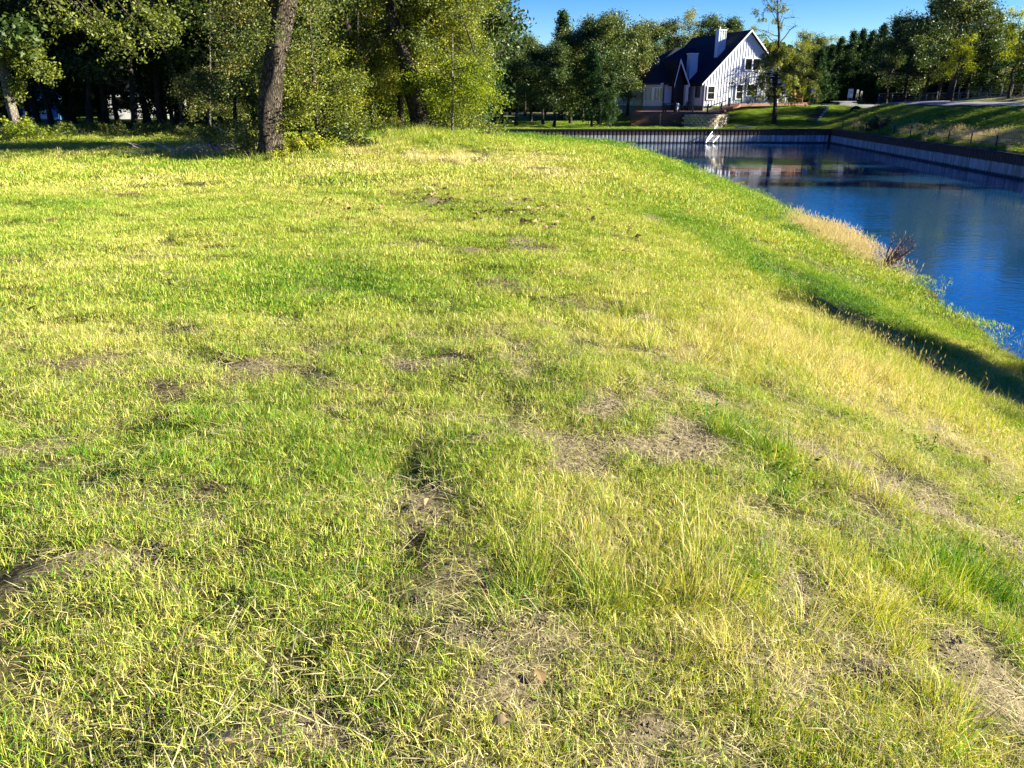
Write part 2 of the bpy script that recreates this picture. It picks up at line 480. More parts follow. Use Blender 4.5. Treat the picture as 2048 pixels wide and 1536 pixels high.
# ------------------------------------------------------------------ masks over the near lawn
def zmask(spots, x, y):
    v = np.zeros(np.shape(x))
    for sx, sy, rx, ry, a, ang in spots:
        dx, dy = x - sx, y - sy
        c, s = math.cos(ang), math.sin(ang)
        u = (dx * c + dy * s) / rx; w = (-dx * s + dy * c) / ry
        v = np.maximum(v, a * np.exp(-(u * u + w * w)))
    return v

def px_spots(lst):
    out = []
    for px, py, rpx, rpy, a in lst:          # patch centre and half sizes as seen on the ground
        c = ground_hit(px, py); l = ground_hit(px + rpx, py); n = ground_hit(px, py - rpy)
        out.append((c.x, c.y, max(.05, abs(l.x - c.x)), max(.05, min((n - c).length, .14 * c.y)), a, 0.0))
    return out
SOIL = px_spots([(1040, 487, 28, 14, 1), (980, 575, 40, 10, .9), (1080, 585, 60, 8, .7), (1120, 652, 40, 14, 1), (1085, 645, 14, 8, 1), (930, 680, 45, 12, .6), (1040, 735, 45, 28, .95),
                 (1150, 600, 40, 10, .6), (990, 670, 50, 12, .6), (820, 675, 20, 8, .7), (920, 797, 30, 10, .8), (660, 820, 35, 12, .7), (1215, 835, 55, 28, .9), (1370, 890, 70, 40, 1), (1120, 890, 120, 30, .75),
                 (1300, 905, 70, 26, .9), (1420, 808, 60, 30, 1), (1500, 850, 60, 24, .6), (1010, 720, 20, 16, .9), (1180, 935, 90, 24, .8), (980, 895, 60, 18, .6), (1600, 900, 90, 22, .6), (1720, 950, 110, 26, .7), (1850, 1000, 110, 30, .65), (1990, 1060, 90, 30, .6),
                 (1550, 1120, 50, 60, .7), (1640, 1230, 70, 60, .8), (1730, 1330, 80, 60, .8), (1960, 1400, 110, 80, .85), (1560, 1400, 90, 60, .5),
                 (720, 1490, 110, 50, .75), (960, 1400, 90, 50, .7), (330, 1190, 60, 22, .6), (320, 770, 30, 12, .5), (580, 600, 22, 8, .5), (70, 1120, 50, 20, .4), (440, 1105, 35, 16, .5), (1880, 860, 120, 40, .45),
                 (1560, 510, 30, 14, .6), (1720, 640, 60, 14, .7), (1640, 600, 40, 12, .5), (2000, 800, 60, 40, .6), (920, 1300, 30, 60, .6), (840, 1200, 26, 40, .6), (520, 900, 30, 12, .4)])
DRYSP = px_spots([(880, 320, 60, 12, .9), (1000, 328, 80, 12, 1), (1080, 345, 60, 12, .9), (960, 318, 50, 10, .8), (1350, 300, 60, 12, .6), (1440, 340, 60, 16, .7), (700, 340, 90, 20, .35), (1250, 560, 120, 80, .45), (1400, 700, 160, 70, .5),
                  (1650, 760, 160, 60, .35), (1300, 1150, 180, 100, .35), (1750, 1250, 120, 160, .6), (1500, 1330, 200, 100, .45), (900, 430, 200, 40, .22), (1500, 640, 90, 60, .5), (950, 1460, 120, 60, .5), (1950, 900, 120, 100, .35)])
GREENSP = px_spots([(1180, 283, 120, 10, 1), (1000, 275, 60, 8, .5), (1330, 320, 60, 14, .6), (1480, 400, 50, 30, .8), (1560, 470, 60, 40, .8), (1640, 590, 80, 40, 1), (1880, 620, 110, 30, 1), (1730, 570, 60, 20, .7), (600, 560, 380, 90, .42), (250, 900, 300, 160, .35),
                    (1430, 760, 60, 16, .8), (1480, 870, 60, 30, .6), (1700, 860, 120, 30, .5), (1900, 940, 120, 50, .6), (1960, 1170, 90, 90, .8), (1540, 960, 80, 30, .5), (1690, 1060, 60, 30, .5), (200, 1250, 250, 140, .25), (560, 1420, 160, 90, .2), (800, 900, 200, 80, .2), (620, 250, 60, 20, .4)])
TALLSP = px_spots([(1240, 850, 60, 18, .5), (1460, 690, 200, 60, .65), (1650, 720, 160, 46, .9), (1780, 740, 90, 40, 1), (1250, 1110, 210, 90, .95), (1450, 1180, 130, 90, .8), (1530, 920, 150, 36, .7), (1640, 950, 80, 36, .6), (1350, 620, 140, 70, .35), (1720, 1240, 110, 120, .8), (1900, 1180, 120, 90, .8),
                   (1420, 1340, 140, 70, .5), (560, 300, 60, 12, .6), (700, 280, 120, 12, .8), (850, 275, 120, 12, .6), (1500, 330, 40, 20, .5), (960, 1250, 60, 60, .3), (1820, 1420, 120, 80, .6)])

def soil_mask(x, y):
    s = zmask(SOIL, x, y); fine_ = noise(x, y, .055, 13) * .5 + noise(x, y, .12, 14) * .5
    n = noise(x, y, .16, 11) * .5 + noise(x, y, .5, 12) * .5
    r = smooth((n - .62) / .12) * .42 * (y < 14)
    d = shore_dist(x, y)
    r = np.maximum(r, smooth((.9 - d) / .9) * .25)
    return np.clip(smooth((np.maximum(s * (.5 + .9 * n), r) - .05 - .36 * fine_) / .25), 0, 1)
def dry_mask(x, y): return zmask(DRYSP, x, y)
def green_mask(x, y): return zmask(GREENSP, x, y)
def tall_mask(x, y): return zmask(TALLSP, x, y)

# ------------------------------------------------------------------ the ground
def growing(a, b, step, g):
    out = [a]
    while out[-1] < b:
        step *= g; out.append(out[-1] + step)
    out[-1] = b
    return out
xs = [-v for v in growing(5.0, 260, .07, 1.06)[::-1]] + list(np.arange(-4.93, 7.99, .07)) + growing(8.0, 40, .07, 1.05)
ys = list(np.arange(-14, .3, .8)) + list(np.arange(.3, 7.0, .06)) + growing(7.0, BACKY, .065, 1.022) + growing(BACKY + .5, 330, 1.2, 1.06)
ii = int(np.argmin(np.abs(np.array(xs) + 6))); xs[ii] = -6.0
xs = np.array(xs); ys = np.array(ys)
X, Y = np.meshgrid(xs, ys)
Z = HN(X, Y)
nx, ny = len(xs), len(ys)
idx = np.arange(nx * ny).reshape(ny, nx)
quads = np.stack([idx[:-1, :-1], idx[:-1, 1:], idx[1:, 1:], idx[1:, :-1]], -1).reshape(-1, 4)
cx = ((X[:-1, :-1] + X[1:, 1:]) / 2).ravel(); cy = ((Y[:-1, :-1] + Y[1:, 1:]) / 2).ravel()
keep = ~(((cy > BACKY) & (cx > -6)) | ((cx > wallx(cy) + .3)))
quads = quads[keep]
V = np.stack([X, Y, Z], -1).reshape(-1, 3)
me = fast_mesh('lawn', V, quads.ravel(), np.full(len(quads), 4), True)
sm = soil_mask(X, Y).ravel() * np.clip((30 - Y.ravel()) / 10, 0, 1)
attr(me, 'soil', sm)
attr(me, 'farness', np.clip((np.hypot(X, Y).ravel() - 14) / 22, 0, 1))
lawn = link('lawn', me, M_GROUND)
tag(lawn, 'sunlit grass lawn sloping down to the pond', kind='structure')

def far_grid(xa, ya, fx):
    A, B = np.meshgrid(xa, ya)
    Xg = fx(A, B); Zg = HF(Xg, B)
    return Xg, B, Zg
sg = np.array(growing(0.12, 270, .45, 1.045)); 
xb = np.concatenate([np.linspace(-6, 29.9, 60), 30.2 + sg])
yb = np.array(growing(BACKY + .12, 330, .5, 1.04))
X1, Y1, Z1 = far_grid(xb, yb, lambda a, b: a)
yr = np.concatenate([np.linspace(-60, 20, 30), np.linspace(21, BACKY + .12, 110)])
X2, Y2, Z2 = far_grid(sg, yr, lambda a, b: a + wallx(b))
vv, ff = [], []
off = 0
for Xg, Yg, Zg in ((X1, Y1, Z1), (X2, Y2, Z2)):
    r, c = Xg.shape; I = np.arange(r * c).reshape(r, c) + off; off += r * c
    ff.append(np.stack([I[:-1, :-1], I[:-1, 1:], I[1:, 1:], I[1:, :-1]], -1).reshape(-1, 4))
    vv.append(np.stack([Xg, Yg, Zg], -1).reshape(-1, 3))
vv = np.concatenate(vv); ff = np.concatenate(ff)
me = fast_mesh('far_bank', vv, ff.ravel(), np.full(len(ff), 4), True)
def far_dry(x, y):
    d = smooth((x - 43) / 3) * 1.0                                                     # the mown field beyond the road
    d = np.maximum(d, .22 * np.exp(-(((x - 29.6) / 1.3) ** 2 + ((y - 53) / 6) ** 2)))
    d = np.maximum(d, .55 * np.exp(-(((x - 33) / 3) ** 2 + ((y - 78) / 6) ** 2)))
    d = np.maximum(d, .8 * smooth((y - 103) / 6) * smooth((24 - x) / 8))
    return np.clip(d * (.5 + noise(x, y, 1.5, 22)), 0, 1)
attr(me, 'dry', far_dry(vv[:, 0], vv[:, 1]))
tag(link('far_bank', me, M_FAR), 'shaded grassy slope beyond the seawall', kind='structure')

# water
w = MB().quad((-9, 44, WATER), (7, -60, WATER), (32, -60, WATER), (32, 82, WATER), (-9, 82, WATER))
tag(w.build('pond_water', M_WATER), 'blue pond water with light ripples', kind='structure')

# road along the far bank
def road_x(y): return np.interp(y, [-60, 40, 60, 80, 100, 118, 140], [31, 35, 37, 37.5, 35.5, 28, 8])
ry = np.linspace(-60, 132, 130)
rv, rf = [], []
for i, y in enumerate(ry):
    t = np.array([0.6, 1.0]); x0 = road_x(y)
    for k in range(5):
        x = x0 + k * 1.15
        rv.append((x, y, float(HF(x, y)) + .07))
    if i:
        a = (i - 1) * 5; b = i * 5
        for k in range(4): rf.append((a + k, a + k + 1, b + k + 1, b + k))
me = bpy.data.meshes.new('road'); me.from_pydata(rv, [], rf); me.update()
tag(link('road', me, M_ROAD), 'grey asphalt road along the far bank', kind='structure')

# ------------------------------------------------------------------ sheet pile seawall (one pan per pile)
wall = empty('seawall', (30.2, BACKY, WATER))
tag(wall, 'corrugated sheet pile seawall, dark above and pale below, round the pond', 'seawall')
def pile_mesh():
    prof = [(0, .0), (.05, .0), (.11, .09), (.27, .09), (.33, 0), (.36, 0)]
    b = MB(); z0, z1 = -3.6, -1.5
    for (a, c), (d, e) in zip(prof[:-1], prof[1:]):
        b.quad((a, -c, z0), (d, -e, z0), (d, -e, z1), (a, -c, z1))
    for (a, c), (d, e) in zip(prof[:-1], prof[1:]):
        b.quad((a, -c, z1), (d, -e, z1), (d, -e + .12 + e, z1), (a, .12, z1))
    return b.mesh('sheet_pile')
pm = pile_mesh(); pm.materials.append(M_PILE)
def piles(p0, p1, step=.36, cap=None):
    d = (Vector(p1) - Vector(p0)); L = d.length; d.normalize(); n = int(L / step); rz = math.atan2(d.y, d.x)
    for i in range(n):
        o = bpy.data.objects.new('sheet_pile', pm); COL.objects.link(o); o.parent = wall
        p = Vector(p0) + d * step * i
        o.location = (p.x - 30.2, p.y - BACKY, -WATER + random.Random(i * 7).uniform(-.006, .006)); o.rotation_euler = (0, 0, rz)
piles((-6.0, BACKY), (30.2, BACKY))
R1 = (float(wallx(81)), 81.0); R2 = (float(wallx(45)), 45.0); R3 = (float(wallx(22)), 22.0); R4 = (float(wallx(0)), 0)
piles(R1, R2); piles(R2, (float(wallx(34)), 34.0))
# beyond the frame the wall goes on as joined pans
bm = MB()
def joined(p0, p1, step=.36):
    p0, p1 = Vector((*p0, 0)), Vector((*p1, 0)); d = p1 - p0; n = int(d.length / step); d.normalize(); s = Vector((d.y, -d.x, 0))
    for i in range(n):
        q = p0 + d * step * i
        pr = [(0, .0), (.05, .0), (.11, .09), (.27, .09), (.33, 0), (.36, 0)]
        for (a, c), (e, g) in zip(pr[:-1], pr[1:]):
            A = q + d * a + s * c; B_ = q + d * e + s * g
            bm.quad((A.x, A.y, -3.6), (B_.x, B_.y, -3.6), (B_.x, B_.y, -1.5), (A.x, A.y, -1.5))
joined((float(wallx(34)), 34.0), R4); joined(R4, (float(wallx(-60)), -60))
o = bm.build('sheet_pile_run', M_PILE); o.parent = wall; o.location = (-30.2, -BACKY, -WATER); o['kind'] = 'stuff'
cp = MB(); cp.bar((-36.2, .04, 1.245), (0, .04, 1.245), .34, .09)
for (ya, yb_) in ((81, 45), (45, 0)): cp.bar((float(wallx(ya)) - 30.2 + .04, ya - BACKY, 1.245), (float(wallx(yb_)) - 30.2 + .04, yb_ - BACKY, 1.245), .34, .09)
cp.build('cap_beam', M_DARKWOOD, wall)
MB().box((-.05, -.02, .05), (.5, .5, 2.42)).build('corner_post', M_DARKWOOD, wall)
# a low wire fence standing on top of the right-hand wall
fe = empty('wire_fence', (29.5, 60, -1.5)); tag(fe, 'low dark wire fence standing along the top of the right-hand seawall', 'fence')
pmesh = MB().box((0, 0, .35), (.06, .06, .9)).mesh('fence_post')
pmesh.materials.append(M_DARK)
yy = list(np.arange(30, 80, 3.3))
for y in yy:
    o = bpy.data.objects.new('fence_post', pmesh); COL.objects.link(o); o.parent = fe
    x = float(wallx(y)) + .5; o.location = (x - 29.5, y - 60, float(HF(x, y)) + 1.5)
wm = MB()
for hgt in (.35, .7):
    wm.tube([(float(wallx(y)) + .5 - 29.5, y - 60, float(HF(float(wallx(y)) + .5, y)) + 1.5 + hgt) for y in yy], .012, 4)
wm.build('wire', M_DARK, fe)

# ------------------------------------------------------------------ trees
def leaf_mesh(name, centers, sizes, rng, tint, droop=0.0, aspect=.5, rnd_up=.0):
    n = len(centers)
    a = rng.normal(size=(n, 3)); a[:, 2] = a[:, 2] * .7 - droop
    a /= np.linalg.norm(a, axis=1)[:, None] + 1e-9
    b = rng.normal(size=(n, 3)); b -= a * (a * b).sum(1)[:, None]
    b /= np.linalg.norm(b, axis=1)[:, None] + 1e-9
    s = np.asarray(sizes)[:, None]
    c = np.cross(a, b)
    P0 = centers - a * s * .5; P1 = centers + b * s * aspect * .5 + c * s * .08 - a * s * .05
    P2 = centers + a * s * .5; P3 = centers - b * s * aspect * .5 + c * s * .08 - a * s * .05
    v = np.stack([P0, P1, P2, P3], 1).reshape(-1, 3)
    f = np.arange(n * 4, dtype=np.int32)
    me = fast_mesh(name, v, f, np.full(n, 4))
    attr(me, 'tint', np.repeat(np.clip(tint, 0, 1), 4))
    return me

def clump_leaves(rng, cen, rad, per, size, tint0=.45, tvar=.15, flat=.75, shell=.5):
    cen = np.asarray(cen); rad = np.asarray(rad)
    k = np.repeat(np.arange(len(cen)), per)
    d = rng.normal(size=(len(k), 3)); d /= np.linalg.norm(d, axis=1)[:, None]
    r = rng.rand(len(k)) ** shell
    p = cen[k] + d * (r * rad[k])[:, None] * np.array([1, 1, flat])
    t = tint0 + rng.normal(size=len(cen))[k] * tvar + rng.normal(size=len(k)) * .10
    return p, rng.uniform(.6, 1.3, len(k)) * size, t

def limb(b, rng, p0, d0, L, r0, depth, tips, sag=0.0, curl=.25, n=5, sides=6):
    pts = [Vector(p0)]; d = Vector(d0).normalized(); rad = [r0]
    for i in range(n):
        d = (d + Vector((rng.normal() * curl, rng.normal() * curl, rng.normal() * curl * .7 - sag + .05))).normalized()
        pts.append(pts[-1] + d * (L / n)); rad.append(max(.004, r0 * (1 - .8 * (i + 1) / n)))
    b.tube(pts, rad, sides, cap=False)
    if depth <= 0:
        for q in pts[2:]: tips.append(q)
        return pts
    for k in range(3 if depth == 1 else 4):
        i = 1 + int(rng.rand() * (n - 1)); base = pts[i]
        az = rng.uniform(0, 2 * math.pi)
        dd = (d + Vector((math.cos(az), math.sin(az), rng.uniform(-.2, .6))) * .95).normalized()
        limb(b, rng, base, dd, L * rng.uniform(.45, .65), rad[i] * .6, depth - 1, tips, sag, curl, 4, max(3, sides - 2))
    tips.append(pts[-1])
    return pts

def make_tree_meshes(seed, kind, h, spread, trunk_r, first=.35, leaf=.16, leaves=7000, lean=(0, 0), sag=0.0, mat=None, barkm=None, tint=.45, tvar=.15, clr=.7, nl=9, bare=0.0, flat=.75, droop=0.0):
    rng = np.random.RandomState(seed)
    b = MB(); tips = []
    pts = []; rad = []
    n = 9
    wob = rng.normal(size=(n + 1, 2)) * .035 * h
    for i in range(n + 1):
        t = i / n
        pts.append(Vector((lean[0] * t * h + wob[i, 0] * t, lean[1] * t * h + wob[i, 1] * t, t * h * .93 - (.3 if i == 0 else 0))))
        rad.append(trunk_r * (1.35 if i == 0 else 1) * (1 - .85 * t))
    b.tube(pts, rad, 9, cap=False)
    if kind == 'oak':
        for k in range(nl):
            t = first + (1 - first) * (k + rng.rand()) / nl * .95
            i = min(n - 1, int(t * n)); p = pts[i].lerp(pts[i + 1], t * n - i)
            az = k * 2.4 + rng.rand(); up = rng.uniform(.0, .5) + t * .5
            L = spread * (1.05 - .65 * max(0, t - first) / (1 - first)) * rng.uniform(.75, 1.1)
            limb(b, rng, p, (math.cos(az), math.sin(az), up), L, trunk_r * .42 * (1.1 - t), 1, tips, sag)
        tips.append(pts[-1])
    elif kind == 'cedar':
        for k in range(70):
            t = first + (1 - first) * (k + rng.rand()) / 70
            L = spread * (1.02 - t) ** .75 * rng.uniform(.6, 1.1)
            az = rng.uniform(0, 6.28); p = Vector((lean[0] * t * h, lean[1] * t * h, t * h))
            tips += [p + Vector((math.cos(az) * L * q, math.sin(az) * L * q, L * q * .35)) for q in (.35, .65, 1.0)]
    trunk = b.mesh('trunk', True)
    cen = np.array([tuple(q) for q in tips])
    if bare > 0: cen = cen[rng.rand(len(cen)) > bare]
    rads = rng.uniform(.55, 1.15, len(cen)) * clr
    per = max(6, int(leaves / len(cen)))
    p, s, t = clump_leaves(rng, cen, rads, per, leaf, tint, tvar, flat)
    crown = leaf_mesh('crown', p, s, rng, t, droop)
    trunk.materials.append(barkm or M_BARKD); crown.materials.append(mat or M_OAK)
    return trunk, crown

def plant_tree(meshes, loc, rz=0, sc=1.0, label='', cat='tree', group=None, name='oak_tree', sz=None, tilt=(0, 0)):
    r = empty(name, loc, rz); r.rotation_euler = (tilt[0], tilt[1], rz); r.scale = (sc, sc, sz or sc)
    tag(r, label, cat, group)
    for nm, me in zip(('trunk', 'crown'), meshes):
        o = bpy.data.objects.new(nm, me); COL.objects.link(o); o.parent = r
    return r

def gp(px, Y, dz=-.05):
    """a spot on the ground in that direction, Y metres off"""
    x = (px - 1024) / F * (Y * .943 + .5)
    return (x, Y, float(H(x, Y)) + dz)

random.seed(3)
OAKS = [make_tree_meshes(11 + i, 'oak', 9.5, 3.4, .19, .20 + .04 * (i % 3), .20, 15000, mat=M_OAK, tint=.42 + .06 * (i % 3), clr=1.05, nl=14, lean=(random.uniform(-.06, .06), 0)) for i in range(5)]
CEDS = [make_tree_meshes(31 + i, 'cedar', 9.0, 2.5, .16, .05, .20, 13000, mat=M_CEDAR, tint=.4, clr=.55, flat=1.0) for i in range(3)]
PALE = [make_tree_meshes(41 + i, 'oak', 10.5, 2.6, .15, .35, .17, 4200, mat=M_PALE, barkm=M_BARKP, tint=.5, clr=.7, nl=11) for i in range(2)]
YEL = [make_tree_meshes(51, 'oak', 7.5, 2.4, .13, .25, .16, 4500, mat=M_YELLOW, barkm=M_BARKD, tint=.5, clr=.7, nl=10)]
SLIM = [make_tree_meshes(61 + i, 'oak', 13, 3.2, .15, .24, .22, 15000, mat=M_OAK, tint=.30, clr=1.1, nl=15, lean=(random.uniform(-.1, .1), 0), barkm=M_BARKD) for i in range(4)]

# far treeline beyond the seawall, left of the house: (px, Y, height, kind, label)
far_left = [
    (1005, 92, 8.9, 'o', 'oak at the left end of the far treeline, half hidden by near foliage'),
    (1032, 88, 9.2, 'o', 'dark oak with a rounded, lit top just right of the near foliage'),
    (1062, 95, 9.3, 'o', 'brownish topped oak behind the shaded far lawn'),
    (1086, 90, 8.6, 'o', 'low dark oak left of the pointed cedar on the far bank'),
    (1122, 98, 12.0, 'c', 'dark cedar whose pointed tip rises over the far treeline'),
    (1108, 86, 8.6, 'o', 'oak with a slim trunk standing at the edge of the shaded lawn'),
    (1142, 92, 9.8, 'o', 'olive brown oak right of the pointed cedar'),
    (1165, 96, 11.0, 'o', 'tall oak behind the forked pale trunks of the far wood'),
    (1200, 90, 11.9, 'o', 'tallest, rounded oak of the far treeline left of the house'),
    (1228, 95, 11.8, 'o', 'broad light green oak against the sky between tallest oak and house'),
    (1184, 85, 7.8, 'c', 'bushy low cedar in front of the tallest far oak'),
    (1255, 99, 11.0, 'o', 'yellow green oak two crowns left of the house'),
    (1222, 84, 5.4, 'c', 'small bright cedar with foliage near the ground, left of the house'),
    (1268, 101, 10.2, 'o', 'oak with open lower branches next to the far wood path'),
    (1296, 118, 12.0, 'o', 'oak rising behind the left eave of the white house'),
    (1335, 122, 12.0, 'o', 'lit oak directly behind the left slope of the black roof'),
    (1150, 108, 9.5, 'o', None), (1050, 106, 9.0, 'o', None), (1090, 110, 9.0, 'o', None), (1210, 110, 10.5, 'o', None), (1265, 113, 10.5, 'o', None), (1020, 110, 9.0, 'o', None), (1120, 104, 9, 'o', None),
    (1366, 122, 14.0, 'p', 'tall pale airy tree rising behind the left part of the roof'),
    (1420, 122, 11.9, 'o', 'round dark oak behind the chimneys of the white house'),
    (1455, 126, 12.2, 'o', 'dark oak behind the taller chimney'),
    (1488, 120, 11.0, 'p', 'sparse pale tree peeping over the roof ridge'),
    (1395, 128, 10.5, 'o', 'dark oak low behind the middle of the roof'),
]
for i, (px, Y, h, k, lab) in enumerate(far_left):
    src, h0, nm = {'o': (OAKS[i % 5], 9.8, 'oak_tree'), 'c': (CEDS[i % 3], 9.2, 'cedar_tree'), 'p': (PALE[i % 2], 11.0, 'pale_tree')}[k]
    loc = gp(px, Y)
    plant_tree(src, loc, i * 1.7, h / h0 * .95, lab or 'dark oak deep in the far wood behind the front row of trees', 'tree', 'trees of the far wood left of the house', nm)

far_right = [
    (1618, 118, 9.2, 'o', 'oak with an open crown right behind the bare branched tree by the house'),
    (1644, 126, 10.4, 'p', 'small pale topped tree rising between house and dark hedge of cedars'),
    (1668, 122, 9.0, 'c', 'cedar left of the brownish treetops across the road'),
    (1690, 118, 9.6, 'c', 'dark cedar behind the white board sign'),
    (1708, 124, 10.2, 'c', 'pointed cedar in the dark row across the road'),
    (1728, 120, 9.7, 'c', 'broad dark cedar closing the gap before the roadside oaks'),
    (1652, 116, 7.6, 'c', 'low dark cedar behind the small blue and white sign'),
    (1747, 116, 10.3, 'c', 'dark cedar at the far end of the pipe fence'),
    (1632, 114, 7.2, 'c', 'low dark cedar just right of the porch roof'), (1600, 122, 8.6, 'c', 'cedar hidden behind the porch corner of the house'),
    (1770, 108, 11.0, 'o', 'oak with a curled dark top at the left end of the roadside row'),
    (1806, 103, 10.8, 'o', 'second oak of the roadside row, over the pipe fence gate'),
    (1846, 98, 12.2, 'o', 'oak with the palest, straightest trunk in the roadside row'),
    (1893, 86, 12.4, 'o', 'tallest and fullest oak of the roadside row'),
    (1872, 104, 13.0, 'o', 'oak just behind and left of the tallest roadside oak'),
    (1930, 102, 12.0, 'o', 'oak with a white leaning trunk beside the pipe fence'),
    (1962, 100, 10.4, 'c', 'windblown looking cedar right of the white trunk'),
    (1900, 82, 6.6, 'y', 'small yellow green tree in front of the tallest roadside oak'),
    (2012, 80, 8.6, 'y', 'yellow tree with twin dark trunks at the right edge of the road'),
    (2042, 90, 10.8, 'p', 'pale half bare tree at the right edge of the picture'),
    (1990, 104, 9.4, 'c', 'dark cedar behind the yellow twin trunk tree'),
    (2100, 74, 10, 'o', None), (2160, 70, 10, 'o', None), (2230, 66, 10.5, 'o', None), (2300, 63, 10, 'o', None), (2380, 59, 10.5, 'o', None), (2470, 55, 10, 'o', None), (2580, 50, 10.5, 'o', None), (2700, 46, 10, 'o', None), (2850, 41, 10, 'o', None), (2075, 96, 10.0, 'o', None), (2110, 88, 10.5, 'o', None), (2160, 84, 10.0, 'o', None), (2250, 78, 9.5, 'o', None), (2320, 70, 10, 'o', None), (2200, 96, 10.5, 'o', None), (2420, 66, 9, 'o', None), (2560, 60, 9.5, 'o', None), (2350, 84, 10, 'o', None),
]
for i, (px, Y, h, k, lab) in enumerate(far_right):
    src, h0, nm = {'o': (OAKS[(i * 2 + 1) % 5], 9.8, 'oak_tree'), 'c': (CEDS[i % 3], 9.2, 'cedar_tree'), 'p': (PALE[i % 2], 11.0, 'pale_tree'), 'y': (YEL[0], 7.8, 'yellow_tree')}[k]
    plant_tree(src, gp(px, Y), i * 2.3 + 1, h / h0 * .95, lab or 'oak further along the road past the right edge of the picture', 'tree', 'trees beyond the road', nm)
# cedar across the water whose shadow falls over the near bank
plant_tree(CEDS[1], (27.5, 8.1, float(HF(27.5, 8.1))), .4, 2.3, 'tall cedar on the far bank beside the camera, beyond the right edge', 'tree', None, 'cedar_tree', sz=1.03)

# distant woods that close the view
def woods(name, boxes, seed, mat, lab, size=.42):
    rng = np.random.RandomState(seed); P, S, T = [], [], []
    for (x0, y0, x1, y1, h, n) in boxes:
        t = rng.rand(n); x = x0 + (x1 - x0) * t + rng.normal(size=n) * .5; y = y0 + (y1 - y0) * t + rng.normal(size=n) * 2.2
        hh = h * (.72 + .28 * noise(x, y, 4.5, 31)) * (.85 + .15 * noise(x, y, 1.6, 32))
        z = H(x, y) + hh * rng.rand(n) ** .8
        P.append(np.stack([x, y, z], 1)); S.append(rng.uniform(.6, 1.4, n) * size); T.append(.4 + (noise(x, z, 2.0, 33) - .5) * .5 + rng.normal(size=n) * .1)
    me = leaf_mesh(name, np.concatenate(P), np.concatenate(S), rng, np.concatenate(T), aspect=.8)
    o = link(name, me, mat); tag(o, lab, kind='stuff'); return o
woods('distant_woods', [(-14, 122, 40, 136, 7.0, 30000), (34, 130, 64, 126, 9.0, 24000), (56, 122, 120, 60, 9.5, 60000), (120, 60, 130, -20, 9, 9000)], 5, M_OAK, 'far dark woods closing the view behind house and road', .8)
woods('forest_depth', [(-75, 60, -6, 76, 15, 90000), (-90, 26, -62, 60, 15, 24000)], 6, M_CEDAR, 'dark leafy depth of the left wood', .65)

# left forest trees
forest = [(-60, 30), (40, 40), (78, 47), (105, 44), (150, 50), (178, 42), (212, 46), (236, 52), (268, 40), (300, 48), (322, 43), (352, 50), (372, 40), (398, 47), (425, 42), (448, 50), (474, 45), (505, 52),
          (545, 44), (590, 50), (615, 42), (660, 48), (690, 54), (760, 44), (790, 52), (860, 46), (900, 52), (935, 46), (-160, 36), (-300, 34), (-120, 44), (15, 52), (130, 58), (250, 60), (330, 58), (410, 58), (950, 54), (695, 35), (750, 37), (868, 37.5), (915, 36), (945, 41), (780, 42), (652, 37)]
names_f = {40: 'dark forest trunk right behind the leaning pale trunk at the left edge', 105: 'dark trunk just right of the blue shed glimpse', 150: 'slim trunk in the darkest left part of the wood', 236: 'slim trunk behind the white building glimpse, left end',
           300: 'trunk standing before the white building glimpse', 322: 'trunk at the right end of the white building glimpse', 352: 'deep trunk between the white glimpse and the speckled brush', 398: 'trunk behind the heap of dead twigs', 474: 'trunk hidden by the speckled sapling left of the big oak',
           448: 'deep trunk behind the sparse twiggy brush', 545: 'forest tree directly behind the big oak', 590: 'forest tree deep behind the foliage right of the big oak', 615: 'forest tree behind the short leaning trunk', 690: 'forest tree behind the small grey trunk', 750: 'forest tree between sapling and twin trunks', 868: 'forest tree behind the sweeping foliage of the mound',
           268: 'leaning dark trunk tallest in the middle of the left wood', 212: 'sunlit patch on a slim trunk in the left wood', 372: 'slim trunk at the right part of the dark left wood',
           78: 'trunk beside the blue glimpse in the left wood', 425: 'trunk with low twigs left of the big oak', 178: 'trunk left of the white glimpse in the wood'}
for i, (px, Y) in enumerate(forest):
    k = SLIM[i % 4]
    plant_tree(k, gp(px, Y, -.1), i * 2.1, random.Random(i).uniform(.8, 1.1), names_f.get(px, 'slim dark tree deep in the shaded left wood'), 'tree', 'trees of the shaded left wood', 'forest_tree')
for i, (px, Y) in enumerate([(60, 49), (140, 53), (200, 56), (290, 54), (345, 46), (440, 55), (520, 57), (600, 57), (-40, 45), (-150, 50), (700, 60), (800, 60), (880, 61), (720, 40), (840, 40), (895, 42), (930, 38), (560, 44), (480, 50), (380, 52)]):
    plant_tree(CEDS[i % 3], gp(px, Y, -.1), i * 1.3, random.Random(i).uniform(.7, 1.0), 'dark cedar filling the depth of the left wood', 'tree', 'cedars of the shaded left wood', 'cedar_tree')

